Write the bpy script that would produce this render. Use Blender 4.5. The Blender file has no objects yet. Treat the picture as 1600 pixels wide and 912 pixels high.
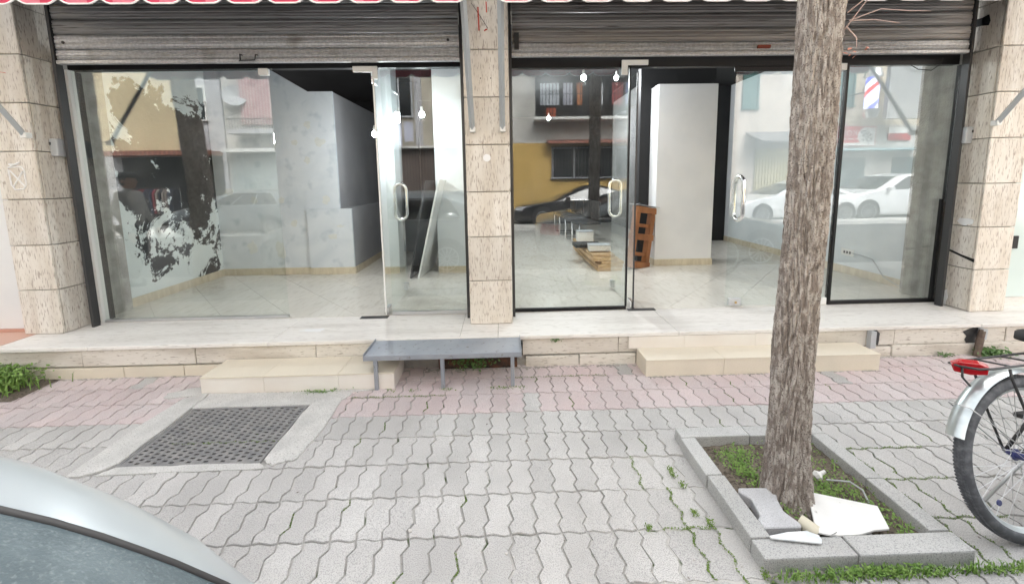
import bpy, bmesh, math, random
from mathutils import Vector, Matrix, noise
R = math.radians
random.seed(11)
S = bpy.context.scene
COL = S.collection

# ------------------------------------------------------------------ camera
CAM_H = 1.5461
F_PX, PPY, YAW, PITCH, ROLL = 600.27, 352.36, 0.02472, 0.11789, 0.01592
fwd = Vector((math.sin(YAW) * math.cos(PITCH), math.cos(YAW) * math.cos(PITCH), -math.sin(PITCH)))
rgt = Vector((math.cos(YAW), -math.sin(YAW), 0))
dwn = fwd.cross(rgt)
r2 = rgt * math.cos(ROLL) + dwn * math.sin(ROLL)
d2 = dwn * math.cos(ROLL) - rgt * math.sin(ROLL)
cam_data = bpy.data.cameras.new('camera')
cam = bpy.data.objects.new('camera', cam_data)
COL.objects.link(cam)
cam.matrix_world = Matrix(((r2.x, -d2.x, -fwd.x, 0), (r2.y, -d2.y, -fwd.y, 0), (r2.z, -d2.z, -fwd.z, CAM_H), (0, 0, 0, 1)))
cam_data.sensor_fit = 'HORIZONTAL'
cam_data.sensor_width = 36
cam_data.lens = F_PX / 1600 * 36
cam_data.shift_y = (PPY - 456) / 1600
cam_data.clip_start = 0.02
cam_data.clip_end = 500
S.camera = cam

def pix(p):
    q = Vector(p) - Vector((0, 0, CAM_H))
    z = q.dot(fwd)
    if z < 0.05: return None
    return (800 + F_PX * q.dot(r2) / z, PPY + F_PX * q.dot(d2) / z, z)

# ------------------------------------------------------------------ sky, sun, exposure
SUN_EL, SUN_AZ = R(50), R(20)           # soft veiled sun behind the shop: the pavement is in open shade, the far houses are lit
W = bpy.data.worlds.new('World'); S.world = W; W.use_nodes = True
wt = W.node_tree; wt.nodes.clear()
sky = wt.nodes.new('ShaderNodeTexSky'); sky.sky_type = 'NISHITA'; sky.sun_disc = False
sky.sun_elevation = SUN_EL; sky.sun_rotation = SUN_AZ
sky.air_density = 1.0; sky.dust_density = 6.0; sky.ozone_density = 1.0
hs = wt.nodes.new('ShaderNodeHueSaturation'); hs.inputs['Saturation'].default_value = 0.14
bgn = wt.nodes.new('ShaderNodeBackground'); bgn.inputs['Strength'].default_value = 0.15
wo = wt.nodes.new('ShaderNodeOutputWorld')
wt.links.new(sky.outputs[0], hs.inputs['Color']); wt.links.new(hs.outputs[0], bgn.inputs['Color']); wt.links.new(bgn.outputs[0], wo.inputs['Surface'])
sl = bpy.data.lights.new('sun', 'SUN'); sl.energy = 1.2; sl.angle = R(40); sl.color = (1.0, 0.97, 0.93)
so = bpy.data.objects.new('sun', sl); COL.objects.link(so)
sd = Vector((math.sin(SUN_AZ) * math.cos(SUN_EL), math.cos(SUN_AZ) * math.cos(SUN_EL), math.sin(SUN_EL)))
so.rotation_euler = sd.to_track_quat('Z', 'Y').to_euler(); so.location = (0, -5, 30)
S.view_settings.view_transform = 'Standard'; S.view_settings.look = 'None'
S.view_settings.exposure = 2.4; S.view_settings.gamma = 1.0; S.view_settings.use_curve_mapping = False
S.cycles.use_denoising = True
S.cycles.max_bounces = 10; S.cycles.diffuse_bounces = 5; S.cycles.glossy_bounces = 5
S.cycles.transparent_max_bounces = 24; S.cycles.sample_clamp_indirect = 6; S.cycles.caustics_reflective = False

# ------------------------------------------------------------------ mesh helpers
class MB:
    def __init__(s): s.v = []; s.f = []
    def add(s, v, f, m=None):
        o = len(s.v)
        s.v += [tuple(m @ Vector(p)) for p in v] if m else [tuple(p) for p in v]
        s.f += [tuple(i + o for i in q) for q in f]
        return s
    def box(s, x0, x1, y0, y1, z0, z1, m=None):
        return s.add([(x0, y0, z0), (x1, y0, z0), (x1, y1, z0), (x0, y1, z0), (x0, y0, z1), (x1, y0, z1), (x1, y1, z1), (x0, y1, z1)],
                     [(3, 2, 1, 0), (4, 5, 6, 7), (0, 1, 5, 4), (1, 2, 6, 5), (2, 3, 7, 6), (3, 0, 4, 7)], m)
    def cbox(s, c, d, m=None):
        return s.box(c[0] - d[0] / 2, c[0] + d[0] / 2, c[1] - d[1] / 2, c[1] + d[1] / 2, c[2] - d[2] / 2, c[2] + d[2] / 2, m)
    def tube(s, pts, r, n=8, closed=False, cap=True, m=None):
        pts = [Vector(p) for p in pts]; k = len(pts)
        rr = r if isinstance(r, (list, tuple)) else [r] * k
        up = None; vs = []; fs = []
        for i, p in enumerate(pts):
            a = pts[(i - 1) % k] if (i > 0 or closed) else p
            b = pts[(i + 1) % k] if (i < k - 1 or closed) else p
            t = (b - a)
            if t.length < 1e-9: t = Vector((0, 0, 1))
            t.normalize()
            if up is None:
                up = Vector((0, 0, 1)) if abs(t.z) < .9 else Vector((1, 0, 0))
            u = up - t * up.dot(t)
            if u.length < 1e-6: u = t.orthogonal()
            u.normalize(); w = t.cross(u); up = u
            for j in range(n):
                an = 2 * math.pi * j / n
                vs.append(p + (u * math.cos(an) + w * math.sin(an)) * rr[i])
        for i in range(k if closed else k - 1):
            for j in range(n):
                a = i * n + j; b = i * n + (j + 1) % n; i2 = (i + 1) % k
                fs.append((a, b, i2 * n + (j + 1) % n, i2 * n + j))
        if not closed and cap:
            fs.append(tuple(range(n - 1, -1, -1))); fs.append(tuple((k - 1) * n + j for j in range(n)))
        return s.add(vs, fs, m)
    def lathe(s, prof, n=24, m=None, axis='z'):
        vs = []; fs = []
        for (r, h) in prof:
            for j in range(n):
                a = 2 * math.pi * j / n
                p = (r * math.cos(a), r * math.sin(a), h)
                if axis == 'y': p = (p[0], p[2], p[1])
                if axis == 'x': p = (p[2], p[0], p[1])
                vs.append(p)
        for i in range(len(prof) - 1):
            for j in range(n):
                fs.append((i * n + j, i * n + (j + 1) % n, (i + 1) * n + (j + 1) % n, (i + 1) * n + j))
        closed = abs(prof[0][0] - prof[-1][0]) < 1e-4 and abs(prof[0][1] - prof[-1][1]) < 1e-4
        if closed: return s.add(vs, fs, m)
        if prof[0][0] > 1e-5: fs.append(tuple(range(n - 1, -1, -1)))
        if prof[-1][0] > 1e-5: fs.append(tuple((len(prof) - 1) * n + j for j in range(n)))
        return s.add(vs, fs, m)
    def prism(s, poly, h0, h1, plane='xy', m=None):
        n = len(poly)
        def P(a, b, h): return (a, b, h) if plane == 'xy' else ((a, h, b) if plane == 'xz' else (h, a, b))
        vs = [P(a, b, h0) for a, b in poly] + [P(a, b, h1) for a, b in poly]
        fs = [tuple(range(n - 1, -1, -1)), tuple(range(n, 2 * n))] + [(i, (i + 1) % n, n + (i + 1) % n, n + i) for i in range(n)]
        return s.add(vs, fs, m)
    def grid(s, rows, closed=False):
        k = len(rows[0]); vs = [p for r in rows for p in r]; fs = []
        for i in range(len(rows) - 1):
            for j in range(k if closed else k - 1):
                fs.append((i * k + j, i * k + (j + 1) % k, (i + 1) * k + (j + 1) % k, (i + 1) * k + j))
        return s.add(vs, fs)
    def mesh(s, name, mat=None, smooth=False, bevel=0, seg=1, fix=True):
        me = bpy.data.meshes.new(name); me.from_pydata(s.v, [], s.f)
        if fix or bevel:
            bm = bmesh.new(); bm.from_mesh(me)
            if bevel:
                ed = [e for e in bm.edges if len(e.link_faces) == 2 and e.calc_face_angle(0) > .5]
                bmesh.ops.bevel(bm, geom=ed, offset=bevel, segments=seg, affect='EDGES', profile=.6)
            bmesh.ops.recalc_face_normals(bm, faces=bm.faces)
            bm.to_mesh(me); bm.free()
        if mat: me.materials.append(mat)
        if smooth:
            me.shade_smooth()
            if smooth != 'all':
                try: me.set_sharp_from_angle(angle=R(35))
                except Exception: pass
        return me
    def build(s, name, mat, parent=None, **k):
        return obj(name, s.mesh(name, mat, **k), parent)

def obj(name, me, parent=None, loc=None, rot=None):
    o = bpy.data.objects.new(name, me); COL.objects.link(o)
    if parent: o.parent = parent
    if loc: o.location = loc
    if rot: o.rotation_euler = rot
    return o
def tag(o, label=None, cat=None, group=None, kind=None):
    if label: o['label'] = label
    if cat: o['category'] = cat
    if group: o['group'] = group
    if kind: o['kind'] = kind
    return o
def thing(name, label, cat, loc=(0, 0, 0), rz=0, group=None):
    o = bpy.data.objects.new(name, None); COL.objects.link(o)
    o.location = loc; o.rotation_euler = (0, 0, rz); o.empty_display_size = .1
    return tag(o, label, cat, group)
def copy_tree(o, parent=None):
    c = o.copy(); COL.objects.link(c); c.parent = parent
    for ch in list(o.children): copy_tree(ch, c)
    return c

# ------------------------------------------------------------------ materials
def mat(name, col, rough=.6, metal=0., spec=.5, col2=None, scale=4., stretch=(1, 1, 1), lo=.35, hi=.65, detail=6,
        fine=None, fscale=300., flo=.4, fhi=.6, bump=0., bscale=60., bstretch=None, rnd=0., coat=0., emit=None, estr=0., dist=0., rough2=None):
    m = bpy.data.materials.new(name); m.use_nodes = True
    t = m.node_tree; N = t.nodes; L = t.links
    b = N['Principled BSDF']
    b.inputs['Roughness'].default_value = rough; b.inputs['Metallic'].default_value = metal
    b.inputs['Specular IOR Level'].default_value = spec
    if coat: b.inputs['Coat Weight'].default_value = coat; b.inputs['Coat Roughness'].default_value = .06
    g = N.new('ShaderNodeNewGeometry')
    def mp(st):
        k = N.new('ShaderNodeMapping'); k.inputs['Scale'].default_value = st; L.new(g.outputs['Position'], k.inputs['Vector']); return k.outputs[0]
    def nz(sc, st, de=6, di=0.):
        n = N.new('ShaderNodeTexNoise'); n.inputs['Scale'].default_value = sc; n.inputs['Detail'].default_value = de; n.inputs['Distortion'].default_value = di
        L.new(mp(st), n.inputs['Vector']); return n.outputs['Fac']
    def mr(v, a, c_):
        r = N.new('ShaderNodeMapRange'); r.inputs['From Min'].default_value = a; r.inputs['From Max'].default_value = c_; L.new(v, r.inputs['Value']); return r.outputs[0]
    def mix(f, A, B):
        x = N.new('ShaderNodeMix'); x.data_type = 'RGBA'
        if isinstance(f, float): x.inputs['Factor'].default_value = f
        else: L.new(f, x.inputs['Factor'])
        for sck, vv in ((x.inputs['A'], A), (x.inputs['B'], B)):
            if isinstance(vv, tuple): sck.default_value = (*vv[:3], 1)
            else: L.new(vv, sck)
        return x.outputs['Result']
    c = col
    if col2:
        fac = mr(nz(scale, stretch, detail, dist), lo, hi)
        c = mix(fac, col, col2)
        if rough2 is not None:
            q = N.new('ShaderNodeMapRange'); q.inputs['To Min'].default_value = rough; q.inputs['To Max'].default_value = rough2
            L.new(fac, q.inputs['Value']); L.new(q.outputs[0], b.inputs['Roughness'])
    if fine: c = mix(mr(nz(fscale, stretch if stretch != (1, 1, 1) and fscale < 100 else (1, 1, 1), 2), flo, fhi), c, fine)
    if rnd:
        oi = N.new('ShaderNodeObjectInfo'); q = N.new('ShaderNodeMapRange')
        q.inputs['To Min'].default_value = 1 - rnd; q.inputs['To Max'].default_value = 1 + rnd; L.new(oi.outputs['Random'], q.inputs['Value'])
        h = N.new('ShaderNodeHueSaturation'); L.new(q.outputs[0], h.inputs['Value'])
        if isinstance(c, tuple): h.inputs['Color'].default_value = (*c[:3], 1)
        else: L.new(c, h.inputs['Color'])
        c = h.outputs[0]
    if isinstance(c, tuple): b.inputs['Base Color'].default_value = (*c[:3], 1)
    else: L.new(c, b.inputs['Base Color'])
    if bump:
        bn = N.new('ShaderNodeBump'); bn.inputs['Strength'].default_value = bump; bn.inputs['Distance'].default_value = .01
        L.new(nz(bscale, bstretch or stretch, 6), bn.inputs['Height']); L.new(bn.outputs[0], b.inputs['Normal'])
    if emit: b.inputs['Emission Color'].default_value = (*emit, 1); b.inputs['Emission Strength'].default_value = estr
    m['nodes'] = 1
    return m

def glass_mat(name, ior=1.67, tint=(.965, .985, .975), rough=0.0, dirt=.0):
    m = bpy.data.materials.new(name); m.use_nodes = True
    t = m.node_tree; N = t.nodes; L = t.links; N.remove(N['Principled BSDF'])
    tr = N.new('ShaderNodeBsdfTransparent'); tr.inputs[0].default_value = (*tint, 1)
    gl = N.new('ShaderNodeBsdfGlossy'); gl.inputs['Roughness'].default_value = rough; gl.inputs[0].default_value = (1, 1, 1, 1)
    fr = N.new('ShaderNodeFresnel'); gg = N.new('ShaderNodeNewGeometry'); ir = N.new('ShaderNodeMapRange')
    ir.inputs['To Min'].default_value = ior; ir.inputs['To Max'].default_value = 1 / ior       # same reflectance on leaving the sheet as on entering it
    L.new(gg.outputs['Backfacing'], ir.inputs['Value']); L.new(ir.outputs[0], fr.inputs['IOR'])
    mx = N.new('ShaderNodeMixShader'); L.new(fr.outputs[0], mx.inputs[0]); L.new(tr.outputs[0], mx.inputs[1]); L.new(gl.outputs[0], mx.inputs[2])
    out = mx
    if dirt:
        df = N.new('ShaderNodeBsdfDiffuse'); df.inputs[0].default_value = (.75, .78, .8, 1)
        g = N.new('ShaderNodeNewGeometry'); n = N.new('ShaderNodeTexNoise'); n.inputs['Scale'].default_value = 2.2; n.inputs['Detail'].default_value = 8
        n.inputs['Distortion'].default_value = .6
        L.new(g.outputs['Position'], n.inputs['Vector'])
        r = N.new('ShaderNodeMapRange'); r.inputs['From Min'].default_value = .42; r.inputs['From Max'].default_value = .8; r.inputs['To Max'].default_value = dirt
        L.new(n.outputs['Fac'], r.inputs['Value'])
        m2 = N.new('ShaderNodeMixShader'); L.new(r.outputs[0], m2.inputs[0]); L.new(mx.outputs[0], m2.inputs[1]); L.new(df.outputs[0], m2.inputs[2]); out = m2
    L.new(out.outputs[0], N['Material Output'].inputs['Surface'])
    return m

def flaky_mat(name):
    """white wall whose paint has come off in ragged flakes down to an old black coat"""
    m = mat(name, (.55, .60, .62), .7, bump=.25, bscale=14)
    t = m.node_tree; N = t.nodes; L = t.links; b = N['Principled BSDF']
    g = N.new('ShaderNodeNewGeometry'); sp = N.new('ShaderNodeSeparateXYZ'); L.new(g.outputs['Position'], sp.inputs[0])
    n1 = N.new('ShaderNodeTexNoise'); n1.inputs['Scale'].default_value = 2.6; n1.inputs['Detail'].default_value = 14; n1.inputs['Roughness'].default_value = .74; n1.inputs['Distortion'].default_value = .5
    mp = N.new('ShaderNodeMapping'); mp.inputs['Location'].default_value = (0, 3.3, 7.1); L.new(g.outputs['Position'], mp.inputs[0]); L.new(mp.outputs[0], n1.inputs['Vector'])
    # the coat is worn off mostly in the middle height band, it survives low down and at the very top
    rp = N.new('ShaderNodeValToRGB'); e = rp.color_ramp.elements
    e[0].position = 0.0; e[0].color = (.62, .62, .62, 1); e[1].position = 1.0; e[1].color = (.66, .66, .66, 1)
    for p_, v_ in ((.15, .535), (.22, .55), (.33, .52), (.41, .47), (.47, .42), (.55, .38), (.80, .37), (.88, .42), (.94, .50)):
        q = e.new(p_); q.color = (v_, v_, v_, 1)
    dv = N.new('ShaderNodeMath'); dv.operation = 'DIVIDE'; dv.inputs[1].default_value = 2.8; L.new(sp.outputs['Z'], dv.inputs[0]); L.new(dv.outputs[0], rp.inputs[0])
    yr = N.new('ShaderNodeMapRange'); yr.inputs['From Min'].default_value = 3.78; yr.inputs['From Max'].default_value = 4.30; yr.inputs['To Min'].default_value = .20; yr.inputs['To Max'].default_value = 0.; L.new(sp.outputs['Y'], yr.inputs['Value'])
    a0 = N.new('ShaderNodeMath'); a0.operation = 'ADD'; L.new(n1.outputs['Fac'], a0.inputs[0]); L.new(yr.outputs[0], a0.inputs[1])
    ad = N.new('ShaderNodeMath'); ad.operation = 'ADD'; L.new(a0.outputs[0], ad.inputs[0]); L.new(rp.outputs[0], ad.inputs[1])
    th = N.new('ShaderNodeMapRange'); th.inputs['From Min'].default_value = .985; th.inputs['From Max'].default_value = 1.0; L.new(ad.outputs[0], th.inputs['Value'])
    mx = N.new('ShaderNodeMix'); mx.data_type = 'RGBA'; mx.inputs['A'].default_value = (.012, .014, .015, 1); mx.inputs['B'].default_value = (.70, .75, .75, 1)
    L.new(th.outputs[0], mx.inputs['Factor']); L.new(mx.outputs['Result'], b.inputs['Base Color'])
    return m

def bark_mat(name):
    m = mat(name, (.26, .22, .19), .9, col2=(.50, .455, .41), scale=38, stretch=(1, 1, .33), lo=.43, hi=.58, detail=8, dist=1.2,
            fine=(.11, .085, .075), fscale=150, flo=.54, fhi=.70, bump=.8, bscale=90, bstretch=(1, 1, .3))
    return m
def striped(name, c1, c2, freq, axis=0, rough=.8, duty=.5):
    m = mat(name, c1, rough); t = m.node_tree; N = t.nodes; L = t.links
    g = N.new('ShaderNodeNewGeometry'); sp = N.new('ShaderNodeSeparateXYZ'); L.new(g.outputs['Position'], sp.inputs[0])
    a = N.new('ShaderNodeMath'); a.operation = 'MULTIPLY'; a.inputs[1].default_value = freq; L.new(sp.outputs[axis], a.inputs[0])
    f = N.new('ShaderNodeMath'); f.operation = 'FRACT'; L.new(a.outputs[0], f.inputs[0])
    c = N.new('ShaderNodeMath'); c.operation = 'GREATER_THAN'; c.inputs[1].default_value = duty; L.new(f.outputs[0], c.inputs[0])
    x = N.new('ShaderNodeMix'); x.data_type = 'RGBA'; x.inputs['A'].default_value = (*c1, 1); x.inputs['B'].default_value = (*c2, 1)
    L.new(c.outputs[0], x.inputs['Factor']); L.new(x.outputs['Result'], N['Principled BSDF'].inputs['Base Color'])
    return m

X = {}
X['paver'] = mat('paver_concrete', (.425, .413, .40), .85, col2=(.575, .563, .547), scale=2.3, lo=.3, hi=.7, fine=(.35, .342, .335), fscale=230, flo=.47, fhi=.64, bump=.5, bscale=230, rnd=.085)
X['paver_pink'] = mat('paver_pink', (.60, .49, .485), .85, col2=(.56, .51, .505), scale=2.6, lo=.3, hi=.7, fine=(.43, .355, .355), fscale=230, flo=.48, fhi=.66, bump=.5, bscale=230, rnd=.08)
X['joint'] = mat('joint_sand', (.34, .33, .31), .95, col2=(.50, .485, .46), scale=3.5, fine=(.06, .09, .03), fscale=9, flo=.60, fhi=.68, bump=.6, bscale=160)
X['asphalt'] = mat('asphalt', (.055, .055, .057), .85, col2=(.075, .075, .075), scale=2, fine=(.12, .12, .12), fscale=260, flo=.58, fhi=.7, bump=.5, bscale=220)
X['concrete'] = mat('concrete_patch', (.46, .455, .44), .9, col2=(.56, .55, .53), scale=7, fine=(.33, .325, .31), fscale=160, flo=.56, fhi=.66, bump=.5, bscale=90)
X['kerb'] = mat('granite_kerb', (.50, .50, .485), .85, col2=(.44, .44, .43), scale=5, fine=(.28, .28, .28), fscale=230, flo=.52, fhi=.64, bump=.4, bscale=240, rnd=.04)
X['trav'] = mat('travertine', (.62, .565, .49), .65, col2=(.73, .69, .63), scale=11, stretch=(1, 1, .16), fine=(.40, .34, .29), fscale=120, flo=.555, fhi=.66, bump=.5, bscale=45, bstretch=(1, 1, .18), rnd=.10)
# pits are short vertical dashes
for n_ in X['trav'].node_tree.nodes:
    if n_.type == 'TEX_NOISE' and abs(n_.inputs['Scale'].default_value - 120) < .1:
        n_.inputs['Vector'].links[0].from_node.inputs['Scale'].default_value = (1, 1, .15)
X['marble'] = mat('pale_marble', (.74, .715, .68), .5, col2=(.58, .55, .51), scale=4, stretch=(.3, 2.5, 3), lo=.47, hi=.78, fine=(.50, .47, .43), fscale=40, flo=.58, fhi=.72, bump=.1, bscale=60, rnd=.04)
X['plinth'] = mat('plinth_stone', (.66, .625, .565), .75, col2=(.46, .41, .35), scale=3.2, stretch=(.5, 1, 2.2), lo=.45, hi=.75, fine=(.36, .32, .27), fscale=38, flo=.60, fhi=.70, bump=.4, bscale=40, rnd=.06)
X['steptile'] = mat('cream_tile', (.69, .63, .52), .42, col2=(.60, .55, .46), scale=2.2, lo=.5, hi=.85, fine=(.63, .57, .47), fscale=180, flo=.55, fhi=.7, rnd=.03)
X['steptile_white'] = mat('white_cream_tile', (.72, .67, .61), .45, col2=(.76, .73, .68), scale=3, rnd=.03)
X['mortar'] = mat('grey_mortar', (.40, .39, .365), .95, col2=(.28, .27, .25), scale=8, bump=.6, bscale=60)
X['galv'] = mat('galvanised_steel', (.58, .58, .59), .45, metal=.4, col2=(.44, .44, .45), scale=48, lo=.38, hi=.62, fine=(.30, .28, .265), fscale=5, flo=.60, fhi=.8)
X['slat'] = mat('dirty_shaded_shutter_steel', (.36, .36, .362), .5, metal=.3, col2=(.29, .285, .282), scale=3, stretch=(.25, 1, 6), fine=(.11, .10, .095), fscale=14, flo=.56, fhi=.74, rnd=.06)  # grime plus awning shade, both put into the slat colour
X['slat_brown'] = mat('brownish_shaded_shutter_steel', (.35, .335, .325), .5, metal=.3, col2=(.27, .252, .24), scale=3, stretch=(.25, 1, 6), fine=(.11, .095, .085), fscale=14, flo=.56, fhi=.74, rnd=.06)  # brownish steel, its tone also darkened to paint in awning shade
X['black'] = mat('black_paint', (.008, .008, .009), .4, spec=.25)
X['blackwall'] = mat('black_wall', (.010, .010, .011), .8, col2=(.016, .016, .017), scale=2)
X['darkmetal'] = mat('dark_metal', (.05, .05, .052), .45, metal=.3)
X['alu'] = mat('aluminium', (.62, .63, .64), .35, metal=.8)
X['grey_arm'] = mat('grey_coated_bar', (.44, .47, .49), .4, metal=.35)
X['chrome'] = mat('chrome', (.80, .80, .80), .14, metal=1.)
X['whiteplastic'] = mat('white_plastic', (.74, .74, .72), .4)
X['greyplastic'] = mat('grey_plastic', (.42, .44, .46), .5)
X['glass'] = glass_mat('shop_glass', dirt=.025)
X['flaky'] = flaky_mat('flaking_wall')
X['bluewall'] = mat('bluish_plaster', (.56, .605, .645), .8, col2=(.66, .695, .725), scale=2.2, dist=.8, fine=(.46, .515, .56), fscale=5, flo=.56, fhi=.72, bump=.15, bscale=20)
X['patch'] = mat('filler_patch', (.66, .67, .64), .85, col2=(.60, .62, .6), scale=20)
X['greywall'] = mat('grey_wall', (.38, .385, .40), .75, col2=(.31, .315, .33), scale=1.6)
X['whitewall'] = mat('white_plaster', (.72, .72, .72), .75, col2=(.66, .665, .67), scale=2.3, lo=.4, hi=.7)
X['palewall'] = mat('pale_blue_white_plaster', (.60, .645, .675), .75, col2=(.68, .71, .73), scale=1.7, dist=.5, bump=.12, bscale=12)
X['tile'] = mat('shop_floor_tile', (.64, .61, .55), .22, col2=(.69, .665, .61), scale=3, stretch=(1, .3, 1), fine=(.57, .535, .475), fscale=22, flo=.5, fhi=.75, rnd=.035)
X['grout'] = mat('floor_grout', (.40, .37, .32), .9)
X['skirt'] = mat('skirting_stone', (.62, .55, .42), .5, col2=(.52, .45, .33), scale=22, stretch=(1, 1, .2))
X['bench'] = mat('blue_grey_metal', (.27, .295, .335), .45, metal=.25, col2=(.33, .35, .385), scale=4, fine=(.20, .19, .18), fscale=26, flo=.62, fhi=.74)
X['iron'] = mat('cast_iron', (.20, .20, .205), .6, metal=.3, col2=(.28, .275, .27), scale=14, fine=(.30, .285, .27), fscale=60, flo=.60, fhi=.74, bump=.3, bscale=160)
X['irondark'] = mat('cast_iron_recess', (.055, .055, .058), .8, col2=(.10, .095, .09), scale=12)
X['soil'] = mat('soil', (.115, .092, .07), .95, col2=(.19, .16, .125), scale=9, fine=(.06, .048, .035), fscale=70, flo=.5, fhi=.62, bump=1., bscale=80)
X['grass'] = mat('grass_blades', (.12, .24, .04), .6, col2=(.22, .34, .08), scale=30)
X['leaf'] = mat('weed_leaf', (.06, .14, .03), .55, col2=(.11, .20, .05), scale=40)
X['moss'] = mat('joint_moss', (.13, .22, .04), .95, col2=(.18, .27, .06), scale=40)
X['bark'] = bark_mat('bark')
X['twig'] = mat('pink_twig', (.45, .33, .29), .7)
X['dryleaf'] = mat('dry_leaf', (.36, .14, .09), .8)
X['rubber'] = mat('tyre_rubber', (.085, .09, .10), .75, col2=(.17, .175, .19), scale=40, lo=.45, hi=.75)
X['rubber_black'] = mat('black_rubber', (.02, .02, .021), .7)
X['red'] = mat('red_reflector', (.42, .008, .014), .15, coat=.6)
X['blueplastic'] = mat('blue_hub', (.06, .07, .20), .4)
X['mudguard'] = mat('mudguard_steel', (.60, .65, .66), .3, metal=.7, col2=(.5, .55, .56), scale=20)
X['wood'] = mat('pallet_wood', (.36, .15, .055), .55, col2=(.22, .085, .03), scale=7, stretch=(1, 1, .3), rnd=.12)
X['plank'] = mat('pine_plank', (.55, .38, .20), .6, col2=(.44, .28, .14), scale=12, stretch=(1, .15, 3), rnd=.10)
X['white'] = mat('white_board', (.78, .78, .76), .5, col2=(.70, .70, .68), scale=5, fine=(.42, .41, .38), fscale=34, flo=.70, fhi=.76)
X['cream'] = mat('cream_card', (.62, .58, .46), .7)
X['fabric_red'] = striped('awning_fabric', (.50, .04, .09), (.60, .16, .22), 3.4, 0, .85, .55)
X['fabric_shade'] = mat('awning_shade_tone', (.05, .035, .037), .9)  # canopy colour darkened to stand for underside shade and cut red bounce
X['trim'] = mat('white_trim', (.82, .80, .80), .7)
X['redmark'] = mat('red_spray', (.62, .10, .07), .7)
X['chalk'] = mat('white_scribble', (.78, .78, .78), .8)
X['carglass'] = mat('car_glass', (.012, .016, .018), .06, spec=.8, coat=.5)
X['dewglass'] = mat('dirty_rear_glass', (.070, .092, .102), .34, spec=.4, col2=(.048, .067, .076), scale=9, dist=1.8, fine=(.12, .145, .152), fscale=230, flo=.54, fhi=.80, bump=.16, bscale=200, bstretch=(1, 1, .6), rough2=.45)
X['silver'] = mat('silver_car_paint', (.33, .365, .385), .34, metal=.25, coat=.4)
X['blackpaint'] = mat('black_car_paint', (.008, .008, .010), .22, coat=1.)
X['greypaint'] = mat('grey_car_paint', (.20, .225, .24), .3, metal=.4, coat=.8)
X['whitepaint'] = mat('white_car_paint', (.74, .76, .78), .3, coat=.8)
X['headlamp'] = mat('lamp_glass', (.55, .57, .6), .1, metal=.5)
X['bulb'] = mat('lit_bulb', (.9, .95, .95), .4, emit=(.90, .97, 1.0), estr=22)

# ------------------------------------------------------------------ constants of the place
SILL = .273; GY = 3.62; ROAD = -.10; KERB_Y = .842
COLS = [(-4.19, -3.86), (-.303, .075), (4.281, 4.615)]
JZ = [.273, .667, 1.057, 1.448, 1.845, 2.235, 2.615, 3.0, 3.39]

# ================================================================== GROUND
g = tag(MB().box(-60, 60, -60, 60, -.6, ROAD - .02).build('ground', X['asphalt']), kind='structure')
tag(MB().box(-40, 40, -5.2, KERB_Y - .15, ROAD - .018, ROAD).build('road', X['asphalt']), kind='structure')
tag(MB().box(-40, 40, -7.75, -5.35, ROAD - .018, .02).build('far_pavement', X['concrete']), kind='structure')
kb = tag(MB().box(-40, 40, KERB_Y - .13, KERB_Y - .01, ROAD - .01, -.03).build('kerb', X['mortar']), kind='structure')
km = MB().box(-.496, .496, -.065, .065, -.1, .0).mesh('kerb_stone', X['kerb'], bevel=.008)
for i in range(-8, 9): obj('kerb_stone', km, kb, (i * 1.0 + .2, KERB_Y - .075, .001))
fk = tag(MB().box(-40, 40, -5.345, -5.205, ROAD - .01, .0).build('far_kerb', X['kerb']), kind='structure')

PW, PL, GAP = .1125, .225, .0036
def paver_poly():
    a = .0115; w, l = PW, PL
    side = [(0, 0), (.15, a), (.31, -a), (.66, a), (.82, -a), (1, 0)]           # going away from the top joint downwards
    top = [(.0, 0), (.26, .0055), (.5, 0), (.74, -.0055), (1., 0)]
    P = [(x * w, y_ ) for x, y_ in top]
    P += [(w + d, -t * l) for t, d in side[1:]]
    P += [(x * w, -l + y_) for x, y_ in reversed(top[:-1])]
    P += [(d, -t * l) for t, d in reversed(side[1:-1])]
    cx, cy = w / 2, -l / 2
    # inset polygon by the joint half width
    n = len(P); Q = []
    ar = sum(P[i][0] * P[(i + 1) % n][1] - P[(i + 1) % n][0] * P[i][1] for i in range(n))
    sg = 1 if ar > 0 else -1
    for i in range(n):
        p0, p1, p2 = Vector(P[i - 1]), Vector(P[i]), Vector(P[(i + 1) % n])
        e1 = (p1 - p0).normalized(); e2 = (p2 - p1).normalized()
        n1 = Vector((-e1.y, e1.x)) * sg; n2 = Vector((-e2.y, e2.x)) * sg
        k = (n1 + n2)
        if k.length < 1e-6: k = n1
        k.normalize(); d = GAP / max(.45, k.dot(n1)); q = p1 + k * d
        Q.append((q.x - cx, q.y - cy))
    return Q
PP = paver_poly()
def paver_mb(m=None):
    b = MB(); n = len(PP)
    ins = [(x * .965, y * .982) for x, y in PP]
    vs = [(x, y, -.03) for x, y in PP] + [(x, y, -.0045) for x, y in PP] + [(x, y, 0) for x, y in ins]
    fs = [(i, (i + 1) % n, n + (i + 1) % n, n + i) for i in range(n)] + [(n + i, n + (i + 1) % n, 2 * n + (i + 1) % n, 2 * n + i) for i in range(n)]
    fs.append(tuple(range(2 * n, 3 * n)))
    return b.add(vs, fs, m)
pave = tag(MB().box(-6.2, 7.4, KERB_Y, 3.3, -.3, -.0085).build('pavement', X['joint']), kind='structure')
PM = {False: paver_mb().mesh('paver', X['paver']), True: paver_mb().mesh('paver', X['paver_pink'])}
PLANT = (1.0, 1.845, 1.31, 2.105)        # tree pit outer x0 x1 y0 y1
spots = []
rng = random.Random(5)
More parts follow.
